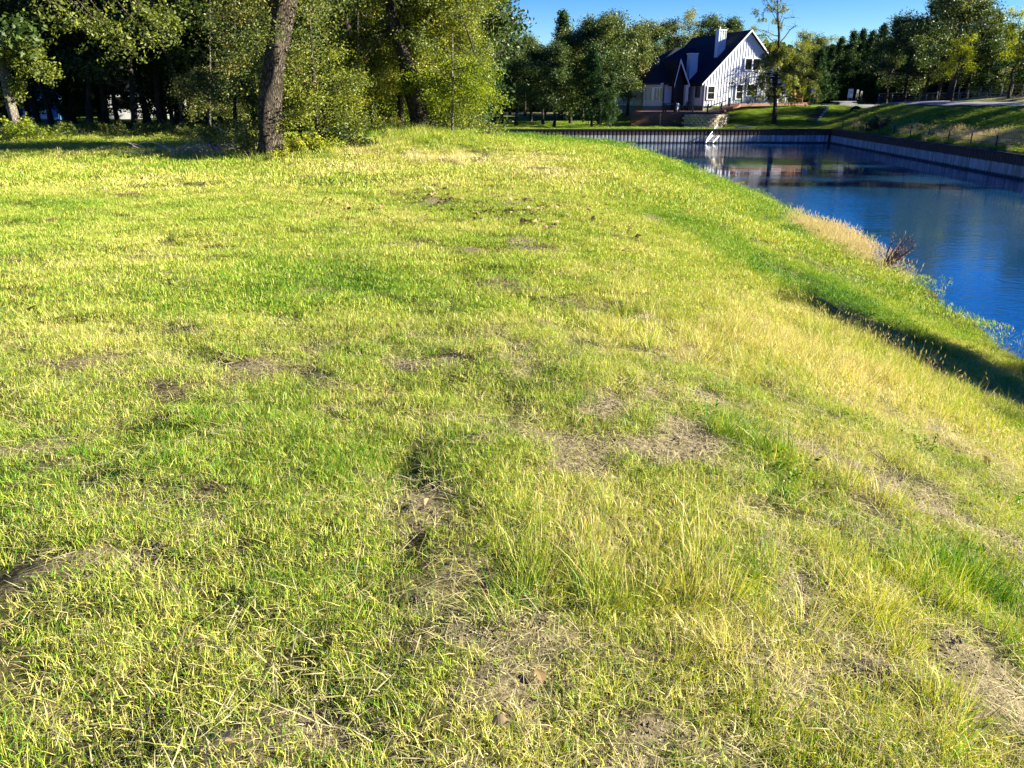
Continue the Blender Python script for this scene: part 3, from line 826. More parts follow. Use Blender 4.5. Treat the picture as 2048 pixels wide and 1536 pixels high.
# ---- the near trees, each built on its own
def trunk_tube(b, chain, sides=18, knobs=.085, seed=0):
    """irregular tapered trunk along a smooth chain of (point, radius)"""
    rng = np.random.RandomState(seed)
    P = []; R = []
    for (p, r), (q, s) in zip(chain[:-1], chain[1:]):
        for k in range(4):
            t = k / 4; P.append(Vector(p).lerp(Vector(q), t)); R.append(r + (s - r) * t)
    P.append(Vector(chain[-1][0])); R.append(chain[-1][1])
    for it in range(2):
        P = [P[0]] + [(P[i - 1] + P[i] * 2 + P[i + 1]) / 4 for i in range(1, len(P) - 1)] + [P[-1]]
    n0 = len(b.v)
    b.tube(P, R, sides, cap=False)
    ph = rng.uniform(0, 6, 4)
    for i, p in enumerate(P):
        for k in range(sides):
            a = 2 * math.pi * k / sides
            f = 1 + knobs * (math.sin(3 * a + ph[0] + i * .35) + .6 * math.sin(5 * a + ph[1] - i * .5) + .5 * math.sin(2 * a + ph[2] + i * .21)) + (0.25 * max(0, math.sin(4 * a + ph[3])) * max(0, 1 - i / 3.0))
            v = Vector(b.v[n0 + i * sides + k]); b.v[n0 + i * sides + k] = tuple(p + (v - p) * f)

def spray(b, rng, p0, d, L, r, tips, sag=.12, twigs=7, tw=.35):
    """a leafy branch: side twigs along its length"""
    pts = [Vector(p0)]; d = Vector(d).normalized(); n = 8
    for i in range(n):
        d = (d + Vector((rng.normal() * .12, rng.normal() * .12, rng.normal() * .08 - sag * .6))).normalized(); pts.append(pts[-1] + d * L / n)
    b.tube(pts, [max(.004, r * (1 - .85 * i / n)) for i in range(n + 1)], 5, cap=False)
    for k in range(twigs):
        i = 2 + int(rng.rand() * (n - 2)); q = pts[i]
        dd = (d * .7 + Vector((rng.normal(), rng.normal(), rng.normal() * .5 - sag))).normalized()
        l = L * tw * rng.uniform(.6, 1.2); tp = [q, q + dd * l * .5, q + dd * l + Vector((0, 0, -sag * l))]
        b.tube(tp, [r * .3, r * .2, .003], 4, cap=False)
        tips += [tp[1], tp[2], q.lerp(tp[1], .5), tp[1].lerp(tp[2], .5)]
    tips += pts[3:]
    return pts

def near_tree(name, base, chain_sets, sprays, seed, leaf, per, rad, mat, barkm, lab, tint=.5, extra=None, droop=.1, cat='tree', tvar=.12):
    rng = np.random.RandomState(seed); root = empty(name, base); tag(root, lab, cat)
    B = Vector(base); b = MB()
    for j, ch in enumerate(chain_sets): trunk_tube(b, [(Vector(p) - B, r) for p, r in ch], seed=seed + j)
    b.build('trunk', barkm, root, True)
    tb = MB(); tips = []
    for (p, d, L, r) in sprays: spray(tb, rng, Vector(p) - B, d, L, r, tips)
    if extra is not None: tips += [Vector(p) - B for p in extra]
    if tb.v: tb.build('branches', barkm, root, True)
    cen = np.array([tuple(t) for t in tips]); rads = rng.uniform(.5, 1.2, len(cen)) * rad
    p, s, t = clump_leaves(rng, cen, rads, per, leaf, tint, tvar, .8, .6)
    link('crown', leaf_mesh('crown', p, s, rng, t, droop), mat, root)
    return root

def P_(px, py, Y): return atY(px, py, Y)
rg = np.random.RandomState(101)
def cloud(n, x0, x1, y0, y1, Y0, Y1, seed):
    """twig positions filling a volume given by its outline in the view and its depth"""
    r = np.random.RandomState(seed); out = []
    while len(out) < n:
        px, py, Y = r.uniform(x0, x1), r.uniform(y0, y1), r.uniform(Y0, Y1)
        if noise(px, py, 70, seed) * .6 + noise(px, py, 26, seed + 1) * .4 < .40: continue
        out.append(P_(px, py, Y))
    return out

# T1: the big oak
b1 = P_(538, 322, 21.5); b1.z = float(HN(b1.x, b1.y, False)) - .12
Yt = 21.5
ch = [(b1, .39), (P_(540, 290, Yt), .32), (P_(541, 250, Yt), .29), (P_(541, 200, Yt), .265), (P_(546, 150, Yt), .245), (P_(553, 100, Yt), .225), (P_(558, 60, Yt), .21), (P_(560, 20, Yt), .185), (P_(557, -60, Yt - .3), .18), (P_(545, -190, Yt - .6), .12)]
ch2 = [(P_(556, 95, Yt), .20), (P_(572, 45, Yt + .1), .17), (P_(582, 0, Yt + .4), .15), (P_(600, -90, Yt + .8), .12), (P_(640, -220, Yt + 1.2), .08)]
ch3 = [(P_(556, 20, Yt), .13), (P_(520, -40, Yt - .4), .11), (P_(450, -130, Yt - 1.0), .07)]
spr = []
for k in range(64):
    a = rg.uniform(0, 6.28); hz = rg.uniform(5.2, 9.0)
    spr.append((b1 + Vector((rg.normal() * .3, rg.normal() * .3, hz)), (math.cos(a), math.sin(a), rg.uniform(-.15, .45)), rg.uniform(1.8, 3.6), .05))
ex = cloud(170, 440, 640, -10, 200, 22.3, 24.5, 7) + cloud(40, 420, 508, -60, 90, 20.5, 23, 8) + cloud(40, 592, 680, -60, 90, 20.5, 23, 9) + cloud(16, 500, 600, -30, 85, 20.0, 20.9, 10)
near_tree('oak_tree', b1, [ch, ch2, ch3], spr, 201, .072, 44, .42, M_OAK, M_BARK, 'big oak with a thick fissured trunk standing alone on the left of the lawn', tint=.62, extra=ex)

# T2: leaning twin trunked tree on the mound, foliage sweeping to the ground
b2 = P_(842, 254, 25.5); b2.z = float(HN(b2.x, b2.y, False)) - .15
Y2t = 25.5
c1 = [(b2, .27), (P_(840, 225, Y2t), .215), (P_(835, 190, Y2t), .215), (P_(824, 150, Y2t), .20), (P_(811, 112, Y2t), .19), (P_(797, 80, Y2t), .165), (P_(785, 40, Y2t), .15), (P_(770, -30, Y2t), .10), (P_(750, -150, Y2t), .06)]
c2 = [(b2 + Vector((-.12, .1, 0)), .15), (P_(828, 222, Y2t + .2), .14), (P_(817, 185, Y2t + .3), .15), (P_(808, 140, Y2t + .3), .14), (P_(800, 100, Y2t + .2), .08), (P_(790, 60, Y2t + .4), .05)]
c3 = [(P_(806, 105, Y2t), .07), (P_(840, 60, Y2t), .06), (P_(880, 30, Y2t - .3), .045), (P_(925, 30, Y2t - .6), .035), (P_(950, 110, Y2t - .8), .02)]
spr = []
for k in range(60):
    t = rg.rand(); p = P_(800 + rg.uniform(-40, 60), rg.uniform(-160, 60), Y2t + rg.uniform(-.5, .8)); a = rg.uniform(0, 6.28)
    spr.append((p, (math.cos(a) + .2, math.sin(a), rg.uniform(-.3, .3)), rg.uniform(1.5, 2.8), .035))
ex = cloud(230, 860, 985, -20, 160, 24.0, 28, 17) + cloud(100, 880, 965, 130, 240, 24.5, 28, 18) + cloud(200, 620, 870, -20, 105, 25.9, 28, 19) + cloud(70, 640, 800, 100, 175, 26.5, 29, 20)
near_tree('elm_tree', b2, [c1, c2, c3], spr, 202, .070, 42, .40, M_ELM, M_BARKD, 'leaning twin trunked tree on the mound with foliage sweeping down on its right', tint=.50, extra=ex, tvar=.16)

# the yellow undergrowth tree between the two, and thin trunks
def thin(px, pyb, pyt, Y, r, lab, seed, mat=M_ELM, bk=M_BARKP, cl=None, name='slim_tree', lean=0, tint=.5, leaf=.068, per=38, rad=.4):
    b = P_(px, pyb, Y); b.z = float(HN(b.x, b.y, False)) - .1
    ch = [(b, r * 1.2), (P_(px + lean * .3, pyb - (pyb - pyt) * .35, Y), r), (P_(px + lean * .6, (pyb + pyt) / 2, Y), r * .9), (P_(px + lean, pyt, Y), r * .7), (P_(px + lean * 1.5, pyt - 120, Y + .3), r * .5), (P_(px + lean * 2, pyt - 220, Y + .5), r * .3)]
    near_tree(name, b, [ch], [(P_(px + lean, pyt - 60 * k / 8, Y), (math.cos(k * 2.3), math.sin(k * 2.3), .3), 1.4, .02) for k in range(10)], seed, leaf, per, rad, mat, bk, lab, tint=tint, extra=cl)
thin(732, 252, 180, 27, .055, 'slim pale trunked sapling lit by the sun left of the leaning twin trunks', 301, cl=cloud(70, 680, 790, 90, 205, 27, 30, 21), tint=.6)
thin(801, 246, 170, 29, .11, 'dark stout trunk just behind the leaning twin trunks', 302, cl=cloud(110, 750, 860, 60, 190, 28.5, 31, 22), bk=M_BARKD, tint=.55)
thin(716, 248, 190, 31, .07, 'small grey trunk behind the pale sapling', 303, cl=cloud(110, 640, 760, 120, 235, 30.5, 33, 23), bk=M_BARK, tint=.5)
thin(646, 296, 235, 22.6, .085, 'short leaning dark trunk in the brush right of the big oak', 304, cl=cloud(190, 575, 705, 95, 250, 22.8, 25, 24), bk=M_BARKD, lean=-14, tint=.55)
thin(600, 275, 200, 26, .06, 'thin tree hidden in foliage behind the big oak on its right', 305, cl=cloud(220, 565, 720, -10, 200, 25, 28, 25), bk=M_BARKD, tint=.5)
thin(905, 262, 200, 25.0, .04, 'yellow leaved sapling at the right foot of the mound', 306, cl=cloud(90, 862, 935, 110, 245, 25.2, 27.5, 26), mat=M_YELLOW, tint=.35)
thin(470, 272, 200, 28, .07, 'thin tree with small speckled leaves left of the big oak', 307, cl=cloud(130, 415, 530, 20, 235, 27, 31, 27), mat=M_OAK, bk=M_BARKD, tint=.6)
thin(420, 268, 220, 33, .06, 'sapling at the wood edge left of the big oak', 308, cl=cloud(50, 380, 470, 30, 200, 33, 37, 28), mat=M_OAK, bk=M_BARKP, tint=.55)

thin(872, 256, 200, 29.5, .05, 'thin yellow leaved tree glowing behind the leaning twin trunks', 309, cl=cloud(170, 770, 965, 70, 245, 29, 31.5, 29), mat=M_YELLOW, tint=.4)
# T0: pale leaning trunk at the left edge
b0 = P_(36, 275, 31); b0.z = float(HN(b0.x, b0.y, False)) - .1
near_tree('leaning_tree', b0, [[(b0, .22), (P_(30, 240, 31), .17), (P_(20, 205, 31), .16), (P_(12, 165, 31), .15), (P_(3, 120, 31), .14), (P_(-14, 60, 31), .12), (P_(-30, -60, 31), .09)]],
          [(P_(5, 120, 31), (.7, -.3, -.1), 1.8, .03)], 203, .12, 46, .42, M_ELM, M_BARKP, 'leaning pale trunk at the left edge with a bright leafy branch', tint=.45,
          extra=cloud(34, -10, 45, 88, 125, 30, 31.5, 31) + cloud(16, 40, 95, 95, 118, 30, 31, 32) + cloud(20, -10, 40, 150, 200, 30.5, 31.5, 33))
# overhanging branches at the top left
b9 = Vector((-13.5, 16.0, 0)); b9.z = float(HN(b9.x, b9.y, False)) - .1
sp9 = []
for (px, py, Y, dx, dz, L) in [(70, -40, 17, 1, -.35, 1.6), (120, -30, 17.2, .6, -.6, 1.6), (165, -20, 17.4, .5, -.7, 1.5), (95, 0, 16.8, .8, -.4, 1.3), (200, -30, 17.8, .8, -.3, 1.6), (255, -25, 18, .5, -.5, 1.2), (285, -20, 18.2, .4, -.5, 1.0), (225, -10, 18.5, .4, -.6, 1.3), (30, -40, 16.5, .9, -.3, 1.2),
                               (150, -60, 17, .9, -.2, 1.8), (300, -40, 18.2, .1, -.6, .9)]:
    sp9.append((P_(px, py, Y), (dx, .1, dz), L, .02))
near_tree('overhanging_tree', b9, [[(b9, .28), (b9 + Vector((.1, 0, 2)), .24), (b9 + Vector((.4, .2, 4.2)), .2), (P_(-60, -120, 17), .14), (P_(60, -90, 17), .08), (P_(200, -70, 17.8), .05), (P_(300, -60, 18.2), .02)]], sp9, 204, .075, 9, .20, M_ELM, M_BARK,
          'tree beyond the left edge whose bright leafy branches hang into the top left corner', tint=.45, droop=.5)

# bushes and weeds round the trunks
def bush(base, w, h, n, leaf, mat, lab, seed, name='bush', tint=.5, depth=None, stems=14, group=None):
    rng = np.random.RandomState(seed); root = empty(name, base); tag(root, lab, 'bush', group)
    b = MB(); tips = []
    dp = depth or w
    for k in range(stems):
        x, y = rng.normal() * w * .33, rng.normal() * dp * .33
        t = Vector((x * 1.5, y * 1.5, h * rng.uniform(.5, 1.0) * max(.35, 1 - (abs(x) / w) ** 1.5)))
        q = [Vector((x * .5, y * .5, -.05)), Vector((x, y, t.z * .6)), t]
        b.tube(q, [.014, .009, .004], 4, cap=False)
        tips += [q[1], q[1].lerp(t, .5), t, q[0].lerp(q[1], .6)]
    b.build('stems', M_TWIGG, root)
    cen = np.array([tuple(t) for t in tips]); r = rng.uniform(.6, 1.2, len(cen)) * min(w, h) * .26
    p, s, t = clump_leaves(rng, cen, r, max(4, n // len(cen)), leaf, tint, .12, .9, .6)
    p[:, 2] = np.abs(p[:, 2])
    link('leaves', leaf_mesh('leaves', p, s, rng, t), mat, root)
    return root
def gnd(px, Y): return Vector(gp(px, Y, 0))
bush(gnd(603, 21.6), 1.1, .6, 1500, .06, M_YELLOW, 'lime green leafy weeds at the right foot of the big oak', 401, 'leafy_weeds', .5)
bush(gnd(566, 20.9), .45, .35, 700, .055, M_YELLOW, 'low yellow weeds touching the big oak trunk', 402, 'leafy_weeds', .6)
bush(gnd(685, 22.4), .8, .75, 2600, .08, M_OAK, 'dark green bush in front of the short leaning trunk', 403, tint=.5)
bush(gnd(640, 21.6), .7, .5, 1500, .07, M_YELLOW, 'bright yellow green weeds before the dark bush', 404, 'leafy_weeds', .55)
bush(gnd(930, 27), 1.6, 1.1, 3600, .07, M_ELM, 'tangled bush at the right foot of the mound above the lawn', 405, tint=.45)
bush(gnd(965, 29), .8, .7, 1600, .07, M_ELM, 'small green bush at the very right end of the mound', 406, tint=.5)
bush(gnd(20, 30), 1.5, 1.0, 3200, .09, M_YELLOW, 'yellow green weeds round the leaning trunk at the left edge', 407, 'leafy_weeds', .4)
bush(gnd(75, 31), 1.4, .7, 2200, .09, M_ELM, 'green weeds right of the leaning trunk at the left edge', 408, 'leafy_weeds', .4)
bush(gnd(505, 22.0), .9, .9, 2600, .06, M_OAK, 'speckled brush at the left foot of the big oak', 409, 'brush', .6)
bush(gnd(455, 24.0), 1.2, .9, 2600, .06, M_OAK, 'sparse twiggy brush left of the big oak', 410, 'brush', .6)
bush(gnd(770, 28.5), 1.5, 1.0, 3000, .07, M_ELM, 'undergrowth between the pale sapling and the leaning trunks', 411, 'brush', .5)
WE = ['right of the leaning trunk', 'second right of the leaning trunk', 'left of the white building glimpse', 'right in front of the white building glimpse', 'under the right end of the white glimpse', 'left of the dead twigs', 'behind the dead twigs', 'further back, behind the second one', 'further back, before the white glimpse', 'further back, right of the white glimpse', 'nearest the big oak']
for i, (px, Y) in enumerate([(110, 34), (160, 35), (215, 34.5), (260, 35), (310, 34), (355, 34), (395, 33), (140, 38), (240, 39), (330, 38), (430, 31)]):
    bush(gnd(px, Y), 1.2, .6, 900, .09, M_ELM, 'low weedy bush at the shaded wood edge, %s' % WE[i], 420 + i, 'bush', .35, group='low bushes along the wood edge', stems=9)
bush(Vector(gp(1765, 72, 0)), 1.5, 1.3, 1800, .14, M_CEDAR, 'small dark bush alone on the shaded far slope', 440, tint=.6)
bush(Vector(gp(1716, 99, 0)), 1.1, .8, 900, .12, M_CEDAR, 'small dark shrub beside the road above the dog', 441, tint=.4)

# ------------------------------------------------------------------ the young tree in front of the house
def house_tree():
    base = Vector(gp(1550, 86, -.1)); rng = np.random.RandomState(77)
    root = empty('half_bare_tree', base); tag(root, 'half bare tree with drooping lower branches in front of the white house', 'tree')
    b = MB(); Yb = base.y
    tr = [(base, .25), (P_(1550, 215, Yb), .19), (P_(1551, 170, Yb), .16), (P_(1556, 110, Yb), .13), (P_(1559, 70, Yb), .12), (P_(1556, 40, Yb), .09), (P_(1555, 0, Yb), .05), (P_(1558, -40, Yb), .02)]
    trunk_tube(b, [(p - base, r) for p, r in tr], 8, seed=3)
    main = [((1560, 85), (1580, 60), (1596, 50), .07), ((1559, 60), (1567, 38), (1590, 35), .05), ((1558, 95), (1545, 82), (1520, 62), .06), ((1557, 72), (1540, 66), (1505, 58), .05), ((1556, 45), (1545, 25), (1530, 15), .04), ((1557, 50), (1566, 25), (1572, 5), .04), ((1556, 30), (1535, 5), (1528, -20), .03),
            ((1556, 55), (1552, 20), (1545, -20), .03)]
    tips = []; bare_t = []
    for a, m, c, r in main:
        dz = rng.uniform(-1, 1, 2)
        q = [P_(*a, Yb) - base, P_(*m, Yb + dz[0]) - base, P_(*c, Yb + dz[1]) - base]
        q = [q[0], q[0].lerp(q[1], .5) + Vector((0, 0, -.08)), q[1], q[1].lerp(q[2], .5) + Vector((0, 0, .1)), q[2]]
        b.tube(q, [r, r * .8, r * .6, r * .4, r * .2], 5, cap=False)
        for k in range(9):
            p = q[2].lerp(q[4], rng.rand()); d = Vector((rng.normal(), rng.normal(), abs(rng.normal()) * .6)).normalized() * rng.uniform(.4, 1.1)
            b.tube([p, p + d * .5, p + d + Vector((0, 0, -.1))], [.018, .012, .006], 3, cap=False); bare_t.append(p + d)
    for (px, py) in [(1533, 20), (1513, 25), (1545, 15), (1567, 22), (1524, 40), (1561, 8), (1540, 5), (1563, 52), (1548, 40), (1530, 75), (1570, 20)]:
        for k in range(6): tips.append(P_(px + rng.normal() * 5, py + rng.normal() * 4, Yb + rng.uniform(-.6, .6)) - base)
    for k in range(108):                                    # drooping lower limbs
        t = rng.rand(); py = 88 + t * 108
        az = rng.uniform(0, 6.28); w = (1.5 + 3.2 * min(1, t * 1.5)) * rng.uniform(.4, 1.0)
        if math.cos(az) < 0 and rng.rand() < .35: w *= .7
        p = P_(1556 - 4 * t, py, Yb) - base; e = p + Vector((math.cos(az) * w, math.sin(az) * w * .8, -.15 * w + .25)); m = p.lerp(e, .5) + Vector((0, 0, .28))
        b.tube([p, m, e, e + Vector((math.cos(az) * .25, 0, -.45))], [.045, .028, .014, .006], 4, cap=False)
        dens = 2 if math.cos(az) < 0 else 4
        for j in range(dens + 1):
            q = m.lerp(e, rng.rand() * 1.1); tips.append(q + Vector((0, 0, -.15))); tips.append(q + Vector((rng.normal() * .2, rng.normal() * .2, -.45)))
    b.build('trunk', M_BARKD, root, True)
    cen = np.array([tuple(t) for t in tips]); r = rng.uniform(.5, 1.1, len(cen)) * .30
    p, s, t = clump_leaves(rng, cen, r, 34, .15, .56, .14, 1.3, .7)
    link('crown', leaf_mesh('crown', p, s, rng, t, .9, aspect=.4), M_ELM, root)
house_tree()

# drooping tree by the porch, right behind the half bare one
wt = make_tree_meshes(88, 'oak', 8.6, 2.3, .15, .38, .13, 8000, mat=M_ELM, barkm=M_BARKD, tint=.5, clr=.75, nl=12, sag=.10, droop=.6)
plant_tree(wt, gp(1596, 96.8), .6, .95, 'leafy drooping tree beside the porch, just right of the half bare tree', 'tree', None, 'porch_tree')

# ------------------------------------------------------------------ the house
house = empty('house', (20, 95, 0)); tag(house, 'white board and batten house with a steep black roof above the pond', 'house')
HB = Vector((20, 95, 0))
dAB = Vector((.968, .25, 0)).normalized(); dBK = Vector((-dAB.y, dAB.x, 0))
A0 = P_(1405, 210, 95); A0.z = 0
def hp(a, m, z):                     # a metres along the gable wall, m metres back, height z
    p = A0 + dAB * a + dBK * m; p.z = z; return p - HB
def along(px, m=0.0, base=None, d=None, zz=1.2):
    """how far along the gable wall a given direction is met"""
    base = base if base is not None else A0 + dBK * m; d = d or dAB
    u = (px - 1024) / F; lo, hi = -18.0, 40.0
    def g(s):
        p = base + d * s
        D = p.y * math.cos(PITCH) + (EYE - zz) * math.sin(PITCH)
        return p.x / D - u
    s0 = g(lo) > 0
    for i in range(50):
        mid = (lo + hi) / 2
        if (g(mid) > 0) == s0: lo = mid
        else: hi = mid
    return lo
def zpx(py, p):                      # height that is seen at row py for a point p on the ground plan
    q = P_(1024, py, p.y); return q.z
WL = along(1577); RG = along(1503, zz=9.2); TL = RG * 2
EAV = 2.95; PK = zpx(62, A0 + dAB * RG); SB = .45
slope = (PK - EAV) / RG
M_BK = 13.5; MF = 3.6
def rz_at(a): return PK - abs(a - RG) * slope
# gable wall
MB().slab([hp(0, 0, SB), hp(WL, 0, SB), hp(WL, 0, rz_at(WL) - .12), hp(RG, 0, PK - .12), hp(0, 0, EAV - .12)], dBK * .2).build('gable_wall', M_SIDING, house)
ba = MB(); k = .15
while k < WL - .05:
    top = rz_at(k) - .2
    ba.box(hp(k, -.02, (SB + top) / 2), (.05, .03, top - SB - .02), math.atan2(dAB.y, dAB.x)); k += .33
o = ba.build('battens', M_SIDING, house); o['kind'] = 'stuff'
MB().slab([hp(WL, 0, SB), hp(WL, M_BK, SB), hp(WL, M_BK, 3.2), hp(WL, 0, 3.2)], dAB * -.2).build('side_wall', M_SIDING, house)
MB().slab([hp(0, .2, SB), hp(0, M_BK, SB), hp(0, M_BK, EAV), hp(0, .2, EAV)], dAB * .2).build('front_wall', M_SIDING, house)
MB().slab([hp(0, M_BK, SB), hp(WL, M_BK, SB), hp(WL, M_BK, 3.2), hp(RG, M_BK, PK - .12), hp(0, M_BK, EAV)], dBK * -.2).build('rear_wall', M_SIDING, house)
fr = math.atan2(dBK.y, dBK.x)
MB().box(hp(WL / 2, M_BK / 2 + .05, -.45), (WL - .15, M_BK - .2, 1.76), math.atan2(dAB.y, dAB.x)).build('foundation', M_FOUND, house)
# roof: two slopes with a front overhang and a hip at the back
ov = .35; th = .16
def roofslab(pts, nm='roof'):
    b = MB(); a = (Vector(pts[1]) - Vector(pts[0])).cross(Vector(pts[2]) - Vector(pts[0])).normalized()
    if a.z < 0: a = -a
    b.slab(pts, a * th); return b.build(nm, M_ROOF, house)
zo = EAV - slope * .35
roofslab([hp(-.35, -ov, zo), hp(RG, -ov, PK), hp(RG, M_BK + .3, PK), hp(-.35, M_BK + .3, zo)], 'roof_slope')
roofslab([hp(TL + .3, -ov, zo), hp(TL + .3, M_BK + .3, zo), hp(RG, M_BK + .3, PK), hp(RG, -ov, PK)], 'roof_slope')
b = MB()
for s, e in (((-.38, zo - .02), (RG, PK - .02)), ((TL + .33, zo - .02), (RG, PK - .02))):
    b.bar(hp(s[0], -ov - .02, s[1]), hp(e[0], -ov - .02, e[1]), .05, .24, up=dBK)
b2_ = MB()
for s, e in (((-.38, zo + .0), (RG, PK + .0)), ((TL + .33, zo + .0), (RG, PK + .0))):
    p, q = hp(s[0], -ov - .03, s[1] - .05), hp(e[0], -ov - .03, e[1] - .05)
    b2_.hexa([p, p + Vector((0, 0, .2)), p + Vector((0, 0, .2)) + dBK * .04, p + dBK * .04, q, q + Vector((0, 0, .2)), q + Vector((0, 0, .2)) + dBK * .04, q + dBK * .04])
b2_.build('rake_board', M_TRIM, house)
MB().bar(hp(-.37, -ov, zo + .02), hp(-.37, M_BK + .3, zo + .02), .05, .16).build('gutter', M_DARK, house)
# left wing set back from the gable, its wall facing the pond
AL = along(1289, MF); RM = 6.0
wpz = zpx(98, A0 + dAB * along(1356, MF + RM) + dBK * (MF + RM)); rl = along(1352, MF + RM, zz=wpz)
ws_ = (wpz - EAV) / RM; ze = EAV - ws_ * .35
MB().slab([hp(AL + 1.9, MF, SB), hp(-.002, MF, SB), hp(-.002, MF, EAV - .1), hp(AL + 1.9, MF, EAV - .1)], dBK * .2).build('wing_wall', M_SIDING, house)
MB().slab([hp(AL, MF + .25, SB), hp(AL, MF + 2 * RM, SB), hp(AL, MF + 2 * RM, EAV - .1), hp(AL, MF + .25, EAV - .1)], dAB * .2).build('wing_side_wall', M_SIDING, house)
MB().slab([hp(AL + .1, MF + .06, -1.3), hp(-.3, MF + .06, -1.3), hp(-.3, MF + 9, -1.3), hp(AL + .1, MF + 9, -1.3)], (0, 0, 1.3 + SB - .003)).build('wing_foundation', M_FOUND, house)
ba = MB(); k = AL + 2.0
while k < -.1:
    ba.box(hp(k, MF - .02, (SB + EAV) / 2 - .05), (.055, .05, EAV - SB - .14), math.atan2(dAB.y, dAB.x)); k += .36
o = ba.build('wing_battens', M_SIDING, house); o['kind'] = 'stuff'
ae = RG * .9
roofslab([hp(AL - .4, MF - .35, ze), hp(rl, MF + RM, wpz), hp(ae * .72, MF + RM, wpz), hp(.4, MF - .35, ze)], 'wing_roof')
roofslab([hp(AL - .4, MF + 2 * RM + .35, ze), hp(rl, MF + RM, wpz), hp(AL - .4, MF - .35, ze)], 'wing_roof')
roofslab([hp(.4, MF + 2 * RM + .35, ze), hp(ae * .72, MF + RM, wpz), hp(rl, MF + RM, wpz), hp(AL - .4, MF + 2 * RM + .35, ze)], 'wing_roof')
MB().bar(hp(AL - .42, MF - .38, ze + .03), hp(0, MF - .38, ze + .03), .05, .16).build('gutter', M_DARK, house)
def window(px0, px1, py0, py1, mull=0, nm='window'):
    a0, a1 = along(px0), along(px1); mid = A0 + dAB * ((a0 + a1) / 2)
    z1, z0 = zpx(py0, mid), zpx(py1, mid); w = a1 - a0; rz = math.atan2(dAB.y, dAB.x); ca = (a0 + a1) / 2
    t = .11
    fr_ = MB()
    fr_.box(hp(ca, -.06, z1 + t / 2), (w + 2 * t, .1, t), rz); fr_.box(hp(ca, -.06, z0 - t / 2), (w + 2 * t, .1, t), rz)
    fr_.box(hp(a0 - t / 2, -.06, (z0 + z1) / 2), (t, .1, z1 - z0), rz); fr_.box(hp(a1 + t / 2, -.06, (z0 + z1) / 2), (t, .1, z1 - z0), rz)
    fr_.box(hp(ca, -.055, (z0 + z1) / 2 if not mull else z0 + .02), (w, .05, .04), rz)
    if mull: fr_.box(hp(ca, -.06, (z0 + z1) / 2), (.14, .09, z1 - z0 - .002), rz)
    f = fr_.build('window', M_TRIM, house)
    MB().box(hp(ca, -.025, (z0 + z1) / 2), (w, .03, z1 - z0), rz).build('pane', M_GLASS, f)
window(1484, 1512, 118, 140, 1); window(1414, 1427, 173, 198); window(1471, 1483, 170, 197); window(1492, 1512, 170, 191)
# chimneys
def chimney(px, py_top, py_bot, wpx, cap=True):
    # where that line of sight meets the left roof slope
    d = Vector(ray(px, py_bot)); n = Vector(hp(-.35, -ov, zo)); e1 = hp(RG, -ov, PK) - n; e2 = hp(-.35, M_BK, zo) - n
    N = e1.cross(e2); n0 = n + HB; t = (n0 - Vector((0, 0, EYE))).dot(N) / d.dot(N); p = Vector((0, 0, EYE)) + d * t
    w = wpx / F * p.y * .95; zt = P_(px, py_top, p.y).z
    rz = math.atan2(dAB.y, dAB.x); c = MB().box((p.x - HB.x, p.y - HB.y + w * .5, (zt + p.z - 1.2) / 2), (w, w, zt - p.z + 1.2), rz).build('chimney', M_SIDING, house)
    bb = MB()
    for k in range(4):
        off = dAB * (w * (-.5 + k / 3.0)); bb.box(Vector((p.x - HB.x, p.y - HB.y + w * .5, (zt + p.z) / 2)) + off - dBK * (w * .5 + .01), (.06, .05, zt - p.z), rz)
    o = bb.build('battens', M_SIDING, c)
    MB().box((p.x - HB.x, p.y - HB.y + w * .5, zt + .05), (w + .16, w + .16, .1), rz).build('chimney_cap', M_TRIM, c)
    return c
chimney(1440, 61, 113, 14.5); chimney(1383.5, 108, 159, 15)
MB().tube([P_(1440, 60, 99) - HB, P_(1440, 54, 99) - HB], .09, 8).build('flue_pipe', M_ALU, house)
# entry gable on the front
def fpx(px, out=0.0):                # distance back along the front for a direction
    base = A0 - dAB * out; return along(px, base=base, d=dBK)
def neg_along(px, out=0.0):
    base = A0 - dAB * out; u = (px - 1024) / F; lo, hi = -2.0, 30.0
    def g(s):
        p = base + dBK * s; return p.x / (p.y * math.cos(PITCH) + .1) - u
    for i in range(50):
        mid = (lo + hi) / 2
        if g(mid) > 0: lo = mid
        else: hi = mid
    return lo
ME = MF - 1.4
e0, e1 = along(1349, ME), along(1375.5, ME); ec = along(1362, ME, zz=5.5)
mid_e = A0 + dAB * ec + dBK * ME
ez = zpx(170, mid_e); pz = zpx(121, mid_e)
rza = math.atan2(dAB.y, dAB.x)
MB().slab([hp(e0 + .25, ME + .5, SB - .4), hp(e1 - .25, ME + .5, SB - .4), hp(e1 - .25, ME + .5, ez), hp(ec, ME + .5, pz - .35), hp(e0 + .25, ME + .5, ez)], dBK * .9).build('entry_recess', M_RECESS, house)  # near-black slab painted in place of the entry's shaded interior
b = MB()
for es, s_ in ((e0, -1), (e1, 1)):
    b.slab([hp(es + s_ * .12, ME, ez - .1), hp(ec, ME, pz), hp(ec, ME + 6, pz), hp(es + s_ * .12, ME + 3, ez - .1)], Vector((0, 0, .12)))
b.build('entry_roof', M_ROOF, house)
b = MB()
for es, s_ in ((e0, -1), (e1, 1)):
    p, q = hp(es + s_ * .12, ME - .06, ez - .28), hp(ec, ME - .06, pz - .16)
    b.hexa([p, p + Vector((0, 0, .34)), p + Vector((0, 0, .34)) + dBK * .06, p + dBK * .06, q, q + Vector((0, 0, .34)), q + Vector((0, 0, .34)) + dBK * .06, q + dBK * .06])
b.build('entry_trim', M_TRIM, house)
MB().box(hp(e1 - .12, ME + .3, (SB + ez) / 2), (.34, .5, ez - SB), rza).build('entry_side_panel', M_TRIM, house)
